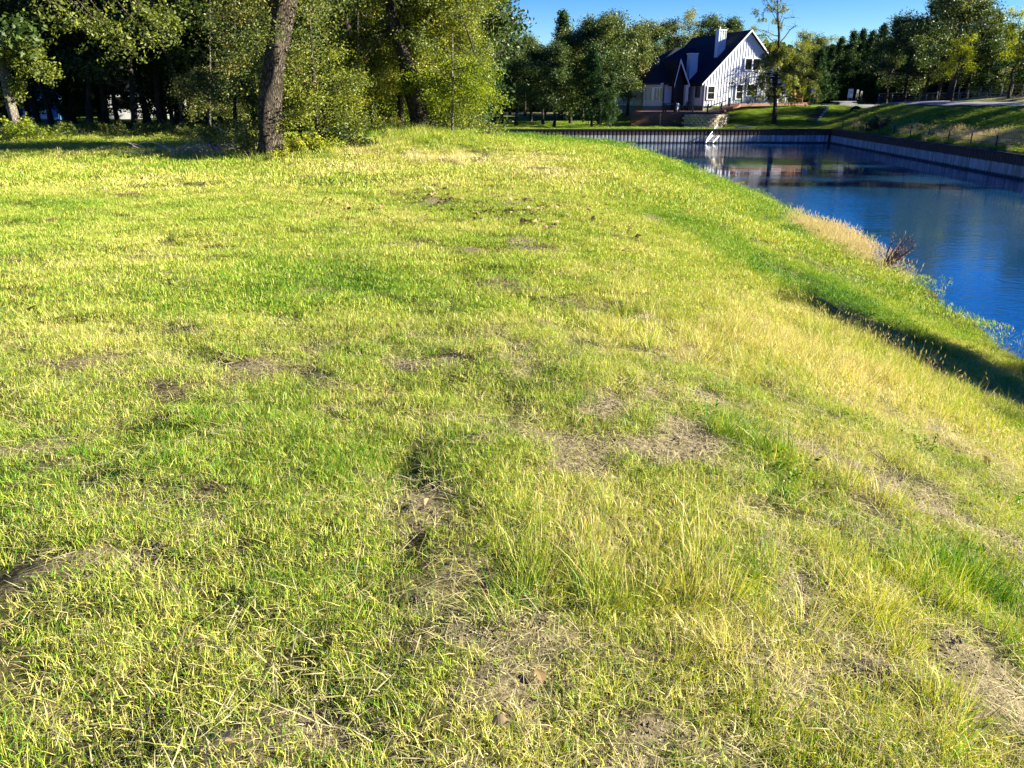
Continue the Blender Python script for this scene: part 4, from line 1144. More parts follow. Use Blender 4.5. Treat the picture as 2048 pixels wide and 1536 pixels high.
MB().box(hp(e0 + .12, ME + .3, (SB + ez) / 2), (.14, .5, ez - SB), rza).build('entry_side_panel', M_DARK, house)
# stonework and tall window by the corner
ma, mb = neg_along(1376), neg_along(1389)
MB().box(hp(-.08, (ma + mb) / 2, (SB + EAV) / 2 - .02), (abs(ma - mb), .14, EAV - SB - .1), fr).build('stone_panel', M_STONE, house)
wa, wb = neg_along(1391.5), neg_along(1402)
f = MB(); f.box(hp(-.07, (wa + wb) / 2, (SB + EAV) / 2), (abs(wa - wb) + .3, .10, EAV - SB - .1), fr)
f = f.build('window', M_TRIM, house)
for k in range(3):
    m = wa + (wb - wa) * (k + .5) / 3
    MB().box(hp(-.13, m, 2.0), (abs(wa - wb) / 3 - .08, .04, 1.35), fr).build('pane', M_GLASS, f)
# cream bay at the far end
bz0, bz1 = SB, EAV - .08
pl = [hp(AL, MF + .3, bz0), hp(AL + 2.0, MF - .55, bz0), hp(AL + 2.0, MF + .1, bz0), hp(AL, MF + 1.0, bz0)]
MB().slab(pl, (0, 0, bz1 - bz0)).build('bay_wall', M_CREAM, house)
MB().slab([Vector((v.x, v.y, -1.3)) for v in pl], (0, 0, 1.3 + bz0 - .002)).build('bay_foundation', M_FOUND, house)
dq = (Vector(pl[1]) - Vector(pl[0])); L = dq.length; dq.normalize(); nq = Vector((dq.y, -dq.x, 0)); rzq = math.atan2(dq.y, dq.x)
f = MB().box(pl[0] + dq * L * .62 + nq * .03 + Vector((0, 0, 1.25)), (L * .62, .05, 1.45), rzq).build('window', M_TRIM, house)
for k, (t, wd) in enumerate(((.12, .06), (.36, .08), (.60, .10), (.74, .08), (.88, .09))):
    MB().box(pl[0] + dq * L * t + nq * .07 + Vector((0, 0, 1.22)), (L * wd, .04, 1.3), rzq).build('pane', M_GLASS, f)
# downspouts
for px, out in ((1405, .45), (1310, .3)):
    m = neg_along(px, out); p = hp(-out + .1, m, 0)
    p = p if px == 1405 else Vector((pl[1].x, pl[1].y - .12, 0))
    MB().tube([Vector((p.x, p.y, 2.8)), Vector((p.x, p.y, -.3))], .06, 6).build('downspout', M_DARK, house)
# porch at the right: beam and posts
b = MB()
for m in (.3, 4, 8): b.box(hp(TL - .1, m, (.5 + zo + .1) / 2), (.16, .16, zo - .4), fr)
b.build('porch_post', M_TRIM, house)
MB().box(hp((WL + TL) / 2, M_BK / 2, zo + .12), (TL - WL + .3, M_BK, .08), math.atan2(dAB.y, dAB.x)).build('porch_ceiling', M_GREYWOOD, house)

# ------------------------------------------------------------------ decks
deck = empty('timber_deck', (16, 86, 0)); tag(deck, 'red brown timber deck with boarded skirt in front of the house', 'deck')
DB = Vector((16, 86, 0))
dY = 86.5; dl = P_(1264, 225, dY); dm = P_(1321, 225, dY); dr = P_(1440, 225, dY); dtop = dl.z
sz0 = P_(1264, 251, dY).z
def board_row(x0, x1, n=8):
    hgt = (dtop - .12 - sz0) / n
    me_ = MB().box((0, 0, 0), (x1 - x0 - .12, .04, hgt - .025)).mesh('skirt_board'); me_.materials.append(M_REDWOOD)
    for i in range(n):
        o = bpy.data.objects.new('skirt_board', me_); COL.objects.link(o); o.parent = deck
        o.location = ((x0 + x1) / 2 - DB.x, dY - DB.y + random.uniform(-.008, .008), sz0 + hgt * (i + .5))
board_row(dl.x, dm.x); board_row(dm.x, P_(1372, 225, dY).x)
for px, m in ((1264, M_REDWOOD), (1321, M_NEWWOOD), (1372, M_REDWOOD)):
    x = P_(px, 225, dY).x
    o = MB().box((x - DB.x, dY - DB.y - .05, (sz0 + dtop) / 2 - .05), (.13, .13, dtop - sz0), 0).build('post', m, deck)
deep = 8
nb = 40
me_ = MB().box((0, 0, 0), (dr.x - dl.x + .2, deep / nb - .012, .04)).mesh('deck_board'); me_.materials.append(M_REDWOOD)
for i in range(nb):
    o = bpy.data.objects.new('deck_board', me_); COL.objects.link(o); o.parent = deck
    if i > 11: o.scale.x = .86
    o.location = ((dl.x + dr.x) / 2 - DB.x + (.9 if i > 11 else .15), dY - DB.y + deep * (i + .5) / nb, dtop)
MB().box(((dl.x + dr.x) / 2 - DB.x, dY - DB.y - .03, dtop - .1), (dr.x - dl.x + .24, .05, .15)).build('fascia', M_REDWOOD, deck)
for px, py, mt in ((1358, 212, M_NEWWOOD), (1385, 212, M_NEWWOOD), (1331, 218, M_DARK)):
    p = P_(px, 225, dY + 1.0); MB().box((p.x - DB.x, p.y - DB.y, dtop + .38), (.15, .15, .75)).build('post', mt, deck)
# ramp and boardwalk along the gable
bw = empty('boardwalk', (24, 91, 0)); tag(bw, 'narrow raised boardwalk with dark posts below the gable wall', 'boardwalk')
WB = Vector((24, 91, 0))
g0 = P_(1425, 224, 88.5); g1 = P_(1470, 207.5, 91.0); g2 = P_(1606, 205, 95)
for a, c in ((g0, g1), (g1, g2)):
    L = (c - a).length; n = int(L / .3); d = (c - a) / n
    me_ = MB().bar(Vector((0, 0, 0)) - d * .46, d * .46, 1.5, .04).mesh('walk_board'); me_.materials.append(M_REDWOOD)
    for i in range(n):
        o = bpy.data.objects.new('walk_board', me_); COL.objects.link(o); o.parent = bw; p = a + d * (i + .5) - WB; o.location = p
    s = d.normalized().cross(Vector((0, 0, 1))).normalized()
    MB().bar(a - WB + s * .78 - Vector((0, 0, .12)), c - WB + s * .78 - Vector((0, 0, .12)), .05, .28).build('edge_board', M_REDWOOD, bw)
for px, yb, yt, Y in ((1411, 222, 208, 88.2), (1438, 216, 206, 89), (1454, 209, 195, 90.3), (1478, 208, 193, 91.5), (1505, 207, 193, 92.3)):
    p, q = P_(px, yb + 3, Y), P_(px, yt, Y)
    MB().box((p.x - WB.x, p.y - WB.y - .8, (p.z + q.z) / 2), (.13, .13, q.z - p.z)).build('post', M_DARKWOOD, bw)
b = MB().bar(P_(1412, 215, 87.6) - WB, P_(1453, 201, 89.4) - WB, .06, .08); b.build('handrail', M_DARKWOOD, bw)

# seats
def adirondack(name, loc, rz, mat, lab):
    r = empty(name, loc, rz); tag(r, lab, 'chair')
    me_ = MB().bar((0, .15, .34), (0, .55, 1.02), .09, .02, up=(0, 1, 0)).mesh('back_slat'); me_.materials.append(mat)
    for i in range(5):
        o = bpy.data.objects.new('back_slat', me_); COL.objects.link(o); o.parent = r; o.location = ((i - 2) * .11, 0, -.02 * abs(i - 2))
    MB().box((0, -.08, .33), (.56, .5, .03)).build('seat', mat, r)
    for s in (-1, 1):
        MB().box((s * .34, -.02, .58), (.13, .68, .03)).build('armrest', mat, r)
        MB().box((s * .32, -.28, .285), (.04, .09, .57)).build('leg', mat, r)
        MB().bar((s * .3, .3, .56), (s * .3, .42, 0), .04, .09).build('leg', mat, r)
    return r
pc = P_(1596, 204, 95.5); adirondack('adirondack_chair', pc, .5, M_CHAIR, 'orange brown slatted lounge chair on the porch end right of the half bare tree')
pc = P_(1372, 222, 90); pc.z = dtop + .02; adirondack('adirondack_chair', pc, -.6, M_DARKWOOD, 'dark slatted lounge chair on the deck before the entry')
pc = P_(1338, 222, 90); pc.z = dtop + .02
bn = empty('deck_bench', pc, .1); tag(bn, 'dark slatted bench on the deck below the blue shaded wall', 'bench')
for i in range(4): MB().box((0, .18, .3 + i * .16), (1.3, .03, .1)).build('back_slat', M_DARK, bn)
MB().box((0, -.08, .42), (1.3, .42, .04)).build('seat', M_DARK, bn)
for s in (-.6, .6): MB().box((s, 0, .42), (.06, .5, .84)).build('leg', M_DARK, bn)
pc = P_(1352, 222, 91); MB_ = MB().box((0, 0, .4), (.42, .42, .8)); ol = link('planter', MB().tube([(0, 0, 0), (0, 0, .1), (0, 0, .75), (0, 0, .8)], [.2, .22, .28, .25], 12).mesh('planter'), M_CONC)
ol.location = (pc.x, pc.y, dtop + .02); tag(ol, 'tall grey planter on the deck beside the new timber post', 'planter')

# block retaining wall
bwall = empty('block_wall', (20, 84, -1.3)); tag(bwall, 'curved retaining wall of buff split face blocks below the deck', 'wall')
RB0 = Vector((20, 84, -1.3)); rbt = P_(1400, 229, 84.5).z; nrow = 6; rh = (rbt + 1.62) / nrow
path = [P_(1364, 240, 85.6), P_(1385, 240, 84.9), P_(1410, 240, 84.4), P_(1432, 240, 84.4), P_(1447, 238, 85.2), P_(1457, 236, 87.2), P_(1456, 236, 90)]
path = [Vector((p.x, p.y, 0)) for p in path]
seg = []; 
for it in range(3):
    np_ = [path[0]]
    for a, c in zip(path[:-1], path[1:]): np_ += [a.lerp(c, .25), a.lerp(c, .75)]
    path = np_ + [path[-1]]
cum = [0]
for a, c in zip(path[:-1], path[1:]): cum.append(cum[-1] + (c - a).length)
def on_path(s):
    for i in range(len(cum) - 1):
        if s <= cum[i + 1]:
            return path[i].lerp(path[i + 1], (s - cum[i]) / max(1e-6, cum[i + 1] - cum[i])), (path[i + 1] - path[i]).normalized()
    return path[-1], (path[-1] - path[-2]).normalized()
bmesh_block = MB().hexa([(-.2, -.06, 0), (.2, -.06, 0), (.19, .22, 0), (-.19, .22, 0), (-.17, -.11, rh - .03), (.17, -.11, rh - .03), (.19, .22, rh - .015), (-.19, .22, rh - .015)]).mesh('block')
bmesh_block.materials.append(M_BLOCK)
rr = random.Random(4)
for row in range(nrow):
    s = (.2 if row % 2 else 0.0) + .05
    while s < cum[-1] - .2:
        p, d = on_path(s + .2); o = bpy.data.objects.new('block', bmesh_block); COL.objects.link(o); o.parent = bwall
        off = rr.uniform(-.02, .02)
        o.location = (p.x - RB0.x + off * d.y, p.y - RB0.y - off * d.x, -1.62 + rh * row - RB0.z); o.rotation_euler = (0, 0, math.atan2(d.y, d.x)); s += .42
poly = [p - RB0 for p in path] + [P_(1364, 240, 90) - RB0]
poly = [Vector((p.x, p.y + .15, rbt - .1 - RB0.z)) for p in poly]
MB().quad(*poly).build('planting_bed', M_FAR, bwall)

# white ladder down the seawall
st = empty('dock_ladder', (0, 0, 0)); tag(st, 'white metal stair rail leaning down over the seawall to the water', 'ladder')
T0, T1_ = P_(1434, 249, 81.6), P_(1434, 261, 81.6); Bt = P_(1413, 279, 80.2); Bt2 = P_(1411.5, 284.5, 80.0)
st.location = T1_
def rel(p): return p - T1_
MB().bar(rel(T0), rel(Bt), .1, .1).build('handrail', M_ALU, st)
MB().bar(rel(T1_), rel(Bt2), .08, .14).build('stringer', M_ALU, st)
MB().bar(rel(T0), rel(T1_), .07, .07).build('post', M_ALU, st); MB().bar(rel(Bt), rel(Bt2), .07, .07).build('post', M_ALU, st)
MB().bar(rel(T1_) + Vector((.7, .1, 0)), rel(Bt2) + Vector((.7, .1, 0)), .06, .12).build('stringer', M_ALU, st)
MB().bar(rel(T0) + Vector((-1.1, 1.2, -.15)), rel(Bt) + Vector((-.9, .7, 0)), .05, .05).build('handrail', M_DARK, st)
for k in range(7):
    p = T1_.lerp(Bt2, (k + .5) / 7); MB().box(rel(p) + Vector((.35, .05, 0)), (.62, .22, .03)).build('tread', M_ALU, st)
    q = T0.lerp(Bt, (k + .5) / 7); MB().bar(rel(q), rel(p), .03, .03).build('baluster', M_ALU, st)

# bench plank on the bank, timber steps, boards and culvert
def ond(px, Y): p = Vector(gp(px, Y, 0)); return p
pb = ond(1491, 83.6); be = empty('log_bench', pb, .25); tag(be, 'low weathered plank bench on the lawn before the half bare tree', 'bench')
MB().box((0, 0, .2), (1.75, .34, .09)).build('seat', M_GREYWOOD, be)
for s in (-.7, .7): MB().box((s, 0, .05), (.18, .3, .22)).build('leg', M_GREYWOOD, be)
sa, sb_ = P_(1645, 217, 93), P_(1623, 241, 87)
stp = empty('garden_steps', sb_); tag(stp, 'dark timber steps set into the lawn slope, pale edging on their right', 'steps')
for k in range(9):
    t = k / 8; p = sb_.lerp(sa, t) - sb_; p.z = float(H(p.x + sb_.x, p.y + sb_.y)) - sb_.z + .06
    MB().box(p, (.95, .62, .14), -.25).build('tread', M_DARKWOOD, stp)
for k in range(6):
    t = k / 6 + .05; p = sb_.lerp(sa, t) - sb_ + Vector((.62, -.1, 0)); p.z = float(H(p.x + sb_.x, p.y + sb_.y)) - sb_.z + .1
    MB().box(p, (.22, .7, .2), -.35 + .12 * (k % 2)).build('edge_stone', M_CONC, stp)

def sign(px, pyb, Y, w, h, lab, mat, tilt=0.0, inner=None, name='sign_board', legs=True):
    p = P_(px, pyb, Y); p.z = float(H(p.x, p.y)); r = empty(name, p, .15); r.rotation_euler = (0, tilt, .15); tag(r, lab, 'sign')
    zb = P_(px, pyb, Y).z - p.z
    zb = max(.1, zb)
    f_ = MB().box((0, 0, zb + h / 2), (w, .05, h)).build('board', mat, r)
    if inner: MB().box((0, -.03, zb + h / 2 + .02), (w * .72, .02, h * .82)).build('printed_face', inner, r)
    for s in (-1, 1): MB().box((s * w * .42, .04, (zb + h * .5) / 2), (.05, .04, zb + h * .5)).build('leg', M_GREYWOOD, r)
    return r
sign(1624, 186, 107, .62, .78, 'small leaning sign with a blue face right of the porch', M_SIGN, .12, M_SIGNB)
sign(1700, 196, 101, .62, 1.0, 'tall plain white board standing by the road', M_SIGN, 0)
sign(1715, 187, 110, .28, .46, 'small grey notice right of the tall white board', M_NOTICE, 0)
sign(1723, 187, 112, .24, .30, 'smallest grey notice, rightmost by the dark cedars', M_NOTICE, 0)
pcv = P_(1690, 203, 96); pcv.z = float(H(pcv.x, pcv.y)); cu = empty('culvert', pcv); tag(cu, 'low concrete culvert with a pale slab beside the road', 'culvert')
MB().box((0, 0, .15), (1.3, .7, .42)).build('headwall', M_CONC, cu); MB().box((.9, .1, .12), (.8, .6, .25)).build('headwall', M_CONC, cu); MB().box((-1.0, .1, .1), (.9, .5, .3)).build('pipe_mouth', M_DARK, cu)
MB().box((0, .5, .40), (2.6, .9, .06)).build('slab', M_CONC, cu)
# small light thing on the lawn above the steps
pv = P_(1651, 211, 95); pv.z = float(H(pv.x, pv.y))
vb = empty('lawn_hatch', pv); tag(vb, 'small dark hatch with a pale rim on the lawn above the timber steps', 'hatch')
MB().box((0, 0, .06), (.75, .45, .14)).build('lid', M_DARK, vb); MB().box((.08, -.02, .02), (.95, .55, .06)).build('rim', M_CONC, vb)

# the dog
def dog():
    p = P_(1713, 211, 90); p.z = float(H(p.x, p.y)); r = empty('dog', p, 0); tag(r, 'black dog walking on the grass with its head lowered, near the road', 'dog')
    pts = {'hip': (-.32, 0, .50), 'mid': (-.05, 0, .56), 'sh': (.24, 0, .50), 'neck': (.40, 0, .42), 'head': (.52, 0, .30), 'nose': (.64, 0, .22), 'tail': (-.46, 0, .38), 'tail2': (-.54, 0, .22),
           'fl1': (.25, .09, .30), 'fl2': (.27, .09, .16), 'fl3': (.32, .09, .02), 'fr1': (.22, -.09, .30), 'fr2': (.17, -.09, .16), 'fr3': (.16, -.09, .02),
           'bl1': (-.36, .09, .32), 'bl2': (-.44, .09, .18), 'bl3': (-.40, .09, .02), 'br1': (-.30, -.09, .32), 'br2': (-.35, -.09, .18), 'br3': (-.27, -.09, .02), 'ear': (.47, .07, .36), 'ear2': (.47, -.07, .36)}
    rad = {'hip': .13, 'mid': .15, 'sh': .15, 'neck': .10, 'head': .085, 'nose': .04, 'tail': .035, 'tail2': .02, 'ear': .03, 'ear2': .03}
    ed = [('hip', 'mid'), ('mid', 'sh'), ('sh', 'neck'), ('neck', 'head'), ('head', 'nose'), ('hip', 'tail'), ('tail', 'tail2'), ('sh', 'fl1'), ('fl1', 'fl2'), ('fl2', 'fl3'), ('sh', 'fr1'), ('fr1', 'fr2'), ('fr2', 'fr3'),
          ('hip', 'bl1'), ('bl1', 'bl2'), ('bl2', 'bl3'), ('hip', 'br1'), ('br1', 'br2'), ('br2', 'br3'), ('head', 'ear'), ('head', 'ear2')]
    ks = list(pts); me_ = bpy.data.meshes.new('body'); me_.from_pydata([pts[k] for k in ks], [(ks.index(a), ks.index(c)) for a, c in ed], [])
    o = link('body', me_, M_DOG, r)
    md = o.modifiers.new('skin', 'SKIN')
    for i, k in enumerate(ks):
        q = rad.get(k, .055 if k.endswith('1') else .035); o.data.skin_vertices[0].data[i].radius = (q, q)
    o.data.skin_vertices[0].data[0].use_root = True
    o.modifiers.new('sub', 'SUBSURF').render_levels = 1
    r.scale = (1.25, 1.25, 1.25)
dog()

# pipe fence and wire fence beyond the road
pf = empty('pipe_fence', (50, 100, 1.5)); tag(pf, 'grey steel pipe fence with five rails beyond the roadside trees', 'fence')
FB = Vector((50, 100, 1.5)); fpts = []
for k in range(13):
    px = 1756 + k * 27; Y = 112 - k * 2.0; x = (px - 1024) / F * (Y * .943 + .3); fpts.append(Vector((x, Y, float(H(x, Y)))))
for p in fpts:
    MB().tube([p - FB, p - FB + Vector((0, 0, 1.35))], .038, 6).build('fence_post', M_PIPE, pf)
for hh in (.25, .5, .75, 1.0, 1.3):
    MB().tube([p - FB + Vector((0, 0, hh)) for p in fpts], .02 if hh < 1.2 else .035, 5).build('rail', M_PIPE, pf)
wf = empty('field_fence', (45, 88, 1.4)); tag(wf, 'thin wire field fence on wooden posts nearer than the pipe fence', 'fence'); FB = Vector((45, 88, 1.4)); fpts = []
for k in range(12):
    px = 1830 + k * 21; Y = 90 - k * .8; x = (px - 1024) / F * (Y * .943 + .3); fpts.append(Vector((x, Y, float(H(x, Y)))))
for i, p in enumerate(fpts):
    MB().tube([p - FB, p - FB + Vector((0, 0, 1.1))], .06 if i % 4 == 0 else .03, 6).build('fence_post', M_POST, wf)
for hh in (.35, .7, 1.05): MB().tube([p - FB + Vector((0, 0, hh)) for p in fpts], .012, 4).build('wire', M_PIPE, wf)

# buildings glimpsed through the wood
def shed(px, Y, w, h, mat, lab, name):
    p = Vector(gp(px, Y, 0)); r = empty(name, p, .1); tag(r, lab, 'shed')
    wl = MB().box((0, 0, h / 2), (w, 3, h)).build('wall', mat, r)
    MB().slab([(-w / 2 - .2, -1.7, h), (w / 2 + .2, -1.7, h), (w / 2 + .2, 0, h + .7), (-w / 2 - .2, 0, h + .7)], (0, 0, .08)).build('roof', M_DARK, r)
    MB().slab([(-w / 2 - .2, 1.7, h), (w / 2 + .2, 1.7, h), (w / 2 + .2, 0, h + .7), (-w / 2 - .2, 0, h + .7)], (0, 0, .08)).build('roof', M_DARK, r)
    MB().box((w * .2, -1.52, h * .42), (w * .25, .05, h * .75)).build('door', M_TRIM, r)
    MB().box((-w * .25, -1.52, h * .55), (w * .2, .05, h * .35)).build('window', M_GLASS, r)
shed(90, 60.5, 3.0, 1.9, M_SHEDB, 'pale blue shed glimpsed between the trunks at the far left', 'blue_shed')
shed(302, 61, 4.5, 2.0, M_SCREEN, 'white building glimpsed between dark trunks of the left wood', 'white_shed')

# ------------------------------------------------------------------ grass: tuft meshes scattered by geometry nodes
def blades(rng, n, rad, h0, h1, w, lean, tint0, tvar, clump=False, seed_frac=0.0, up=1.0):
    r = np.sqrt(rng.rand(n)) * rad; a = rng.uniform(0, 2 * np.pi, n)
    bx = r * np.cos(a); by = r * np.sin(a)
    h = rng.uniform(h0, h1, n)
    if clump: da = a + rng.normal(size=n) * .6; ln = lean * (.25 + .75 * r / rad) * rng.uniform(.5, 1.4, n)
    else: da = rng.uniform(0, 2 * np.pi, n); ln = lean * np.abs(rng.normal(size=n)) * .8
    ln = np.clip(ln, 0, 1.5)
    dx, dy = np.cos(da), np.sin(da)
    fa = rng.uniform(0, np.pi, n); sx, sy = np.cos(fa) * w / 2, np.sin(fa) * w / 2
    ww = rng.uniform(.6, 1.3, n)
    def pt(t):
        horiz = ln * h * (t ** 1.45); z = h * t * np.clip(1 - .35 * ln * t, .2, 1) * up
        return bx + dx * horiz, by + dy * horiz, z
    V_ = []
    for t, wf_ in ((0, 1), (.5, .85)):
        x, y, z = pt(t); V_ += [np.stack([x - sx * ww * wf_, y - sy * ww * wf_, z], 1), np.stack([x + sx * ww * wf_, y + sy * ww * wf_, z], 1)]
    x, y, z = pt(1.0); V_.append(np.stack([x, y, z], 1))
    v = np.stack(V_, 1).reshape(-1, 3)
    base = (np.arange(n) * 5)[:, None]
    f = np.concatenate([base + np.array([0, 1, 3, 2]), base + np.array([2, 3, 4])], 1).reshape(-1)
    sizes = np.tile([4, 3], n)
    t = np.repeat(tint0 + rng.normal(size=n) * tvar, 5)
    tips = V_[-1]
    return v, f, sizes, t, tips

def tuft(name, mat, parts, seed, heads=0, headlen=.05, headw=.007):
    rng = np.random.RandomState(seed); vs, fs, ss, ts = [], [], [], []; off = 0; tips = None
    for kw in parts:
        v, f, s, t, tp = blades(rng, **kw); vs.append(v); fs.append(f + off); ss.append(s); ts.append(t); off += len(v); tips = tp
    if heads:
        for i in range(heads):
            p = tips[i]; d = np.array([rng.normal() * .35, rng.normal() * .35, 1.0]); d /= np.linalg.norm(d)
            for ang in (0, 1.57):
                s_ = np.array([math.cos(ang), math.sin(ang), 0]) * headw
                q = np.array([p - d * .01, p + d * headlen * .4 + s_, p + d * headlen, p + d * headlen * .4 - s_])
                vs.append(q); fs.append(np.arange(4) + off); ss.append([4]); ts.append(np.full(4, .8)); off += 4
    me_ = fast_mesh(name, np.concatenate(vs), np.concatenate(fs), np.concatenate(ss)); attr(me_, 'tint', np.concatenate(ts)); me_.materials.append(mat)
    return bpy.data.objects.new(name, me_)

def scatter(name, pts, rot, scl, pick, zone, sources, label):
    coll = bpy.data.collections.new(name + '_kinds')
    for o in sources: coll.objects.link(o)
    me_ = bpy.data.meshes.new(name); me_.vertices.add(len(pts)); me_.vertices.foreach_set('co', np.asarray(pts, np.float32).ravel())
    a = me_.attributes.new('rot', 'FLOAT_VECTOR', 'POINT'); a.data.foreach_set('vector', np.asarray(rot, np.float32).ravel())
    a = me_.attributes.new('scl', 'FLOAT_VECTOR', 'POINT'); a.data.foreach_set('vector', np.asarray(scl, np.float32).ravel())
    a = me_.attributes.new('pick', 'INT', 'POINT'); a.data.foreach_set('value', np.asarray(pick, np.int32))
    attr(me_, 'zone', zone); me_.update()
    o = link(name, me_); tag(o, label, kind='stuff')
    ng = bpy.data.node_groups.new(name, 'GeometryNodeTree')
    ng.interface.new_socket('Geometry', in_out='INPUT', socket_type='NodeSocketGeometry'); ng.interface.new_socket('Geometry', in_out='OUTPUT', socket_type='NodeSocketGeometry')
    gi = ng.nodes.new('NodeGroupInput'); go = ng.nodes.new('NodeGroupOutput')
    ip = ng.nodes.new('GeometryNodeInstanceOnPoints'); ci = ng.nodes.new('GeometryNodeCollectionInfo')
    ci.inputs['Collection'].default_value = coll; ci.inputs['Separate Children'].default_value = True; ci.inputs['Reset Children'].default_value = True
    ip.inputs['Pick Instance'].default_value = True
    def na(nm, ty):
        n = ng.nodes.new('GeometryNodeInputNamedAttribute'); n.data_type = ty; n.inputs[0].default_value = nm; return n.outputs[0]
    er = ng.nodes.new('FunctionNodeEulerToRotation'); ng.links.new(na('rot', 'FLOAT_VECTOR'), er.inputs[0])
    ng.links.new(gi.outputs[0], ip.inputs['Points']); ng.links.new(ci.outputs[0], ip.inputs['Instance'])
    ng.links.new(na('pick', 'INT'), ip.inputs['Instance Index']); ng.links.new(er.outputs[0], ip.inputs['Rotation']); ng.links.new(na('scl', 'FLOAT_VECTOR'), ip.inputs['Scale'])
    ng.links.new(ip.outputs[0], go.inputs[0])
    md = o.modifiers.new('scatter', 'NODES'); md.node_group = ng
    return o

short = [tuft('short_%02d' % i, M_GRASS, [dict(n=90, rad=.12, h0=.014, h1=.050, w=.0024, lean=1.15, tint0=.46, tvar=.20), dict(n=26, rad=.13, h0=.03, h1=.08, w=.0022, lean=1.6, tint0=.88, tvar=.1, up=.4)], 500 + i) for i in range(8)]
leafgr = [tuft('tuftlet_%02d' % i, M_GRASS, [dict(n=20, rad=.03, h0=.02, h1=.07, w=.0028, lean=.95, tint0=.46, tvar=.18, clump=True)], 520 + i) for i in range(6)]
medium = [tuft('medium_%02d' % i, M_GRASS, [dict(n=220, rad=.26, h0=.02, h1=.055, w=.0042, lean=1.4, tint0=.50, tvar=.19)], 540 + i) for i in range(6)]
large = [tuft('large_%02d' % i, M_GRASS, [dict(n=300, rad=.6, h0=.03, h1=.075, w=.009, lean=1.5, tint0=.50, tvar=.17)], 560 + i) for i in range(6)]
bunch = [tuft('bunch_%02d' % i, M_GRASS, [dict(n=80, rad=.09, h0=.07, h1=.22, w=.0027, lean=.75, tint0=.52, tvar=.20, clump=True)], 580 + i) for i in range(6)]
seedy = [tuft('seedy_%02d' % i, M_GRASS, [dict(n=14, rad=.07, h0=.08, h1=.2, w=.003, lean=.5, tint0=.6, tvar=.15, clump=True), dict(n=12, rad=.10, h0=.2, h1=.36, w=.0024, lean=.4, tint0=.8, tvar=.1, clump=True)], 600 + i, heads=10, headlen=.035, headw=.0035) for i in range(5)]
weeds = []
for i in range(4):
    rng = np.random.RandomState(620 + i); cs = []
    for k in range(7):
        x, y = rng.normal(size=2) * .05; hh = rng.uniform(.05, .17)
        for j in range(9): cs.append((x * (1 + j * .06) + rng.normal() * .010, y * (1 + j * .06) + rng.normal() * .010, hh * (j + 1) / 9))
    me_ = leaf_mesh('weed_%02d' % i, np.array(cs), rng.uniform(.014, .03, len(cs)), rng, .22 + rng.normal(size=len(cs)) * .08); me_.materials.append(M_GRASS)
    weeds.append(bpy.data.objects.new('weed_%02d' % i, me_))
straw = [tuft('straw_%02d' % i, M_STRAW, [dict(n=46, rad=.16, h0=.03, h1=.10, w=.003, lean=2.2, tint0=.5, tvar=.2, up=.16)], 640 + i) for i in range(5)]
reeds = [tuft('reed_%02d' % i, M_STRAW, [dict(n=44, rad=.14, h0=.35, h1=.75, w=.006, lean=.35, tint0=.38, tvar=.16, clump=True), dict(n=20, rad=.12, h0=.55, h1=.85, w=.005, lean=.6, tint0=.6, tvar=.12, clump=True)], 660 + i, heads=20, headlen=.16, headw=.011) for i in range(4)]

RS = np.random.RandomState(900)
def wedge(n, r0, r1, margin=.76):
    """random points on the near bank inside the widened view between two distances"""
    y = np.sqrt(RS.uniform(r0 * r0, r1 * r1, int(n))); x = RS.uniform(-margin, margin, int(n)) * y + RS.uniform(-.5, .5, int(n))
    return x, y
def keep_land(x, y, dmin=.1):
    d = shore_dist(x, y); return ((d > dmin) & (HN(x, y, False) > WATER + .05)) | ((x < -6) & (y > 45))
def emit(x, y, s0, s1, k, tilt=.12, sink=.006, zs=1.0, lean=(0, 0)):
    n = len(x); z = HN(x, y) - sink
    rot = np.stack([RS.normal(size=n) * tilt + lean[0], RS.normal(size=n) * tilt + lean[1], RS.uniform(0, 6.28, n)], 1)
    s = RS.uniform(s0, s1, n)
    return np.stack([x, y, z], 1), rot, np.stack([s, s, s * zs * np.ones(n)], 1), RS.randint(0, k, n)
def zonev(x, y):
    broad = (noise(x, y, 2.2, 41) - .5) * .20 + (noise(x, y, .4, 42) - .5) * .22
    side = .07 * smooth((x - .2) / 2.2) * smooth((14 - y) / 6)
    return dry_mask(x, y) * (.24 + .3 * (y > 14)) - green_mask(x, y) * .34 + broad + side + .02

# short turf near
def do(name, n, r0, r1, src, s0, s1, lab, dens=None, zoff=0.0, tilt=.12, sink=.006, zs=1.0, zfun=None, lean=(0, 0), sfun=None):
    x, y = wedge(n, r0, r1); k = keep_land(x, y, .05)
    if dens is not None: k &= RS.rand(len(x)) < dens(x, y)
    x, y = x[k], y[k]
    p, r, s, pk = emit(x, y, s0, s1, len(src), tilt, sink, zs, lean)
    if sfun is not None: s = s * sfun(x, y)[:, None]
    z = (zfun or zonev)(x, y) + zoff + RS.normal(size=len(x)) * .06
    return scatter(name, p, r, s, pk, z, src, lab)
turf_d = lambda x, y: np.clip(1.0 - soil_mask(x, y) * 1.05, .03, 1) * smooth((noise(x, y, .15, 51) * .62 + noise(x, y, .42, 57) * .38 - .28) / .24)
do('short_grass', 11000, .8, 6.2, short, .8, 1.35, 'short mown turf nearest the viewer', turf_d)
do('turf_tufts', 12000, .8, 7.5, leafgr, .6, 1.25, 'broader bladed tufts in the near turf', lambda x, y: turf_d(x, y) * smooth((noise(x, y, .3, 52) - .3) / .3) * .8)
do('middle_grass', 17000, 6.0, 15, medium, .7, 1.25, 'short sunlit turf in the middle of the lawn', lambda x, y: np.clip(1.05 - soil_mask(x, y), .05, 1) * np.clip(smooth((noise(x, y, .24, 53) * .6 + noise(x, y, .7, 54) * .4 - .26) / .2) + .04, 0, 1))
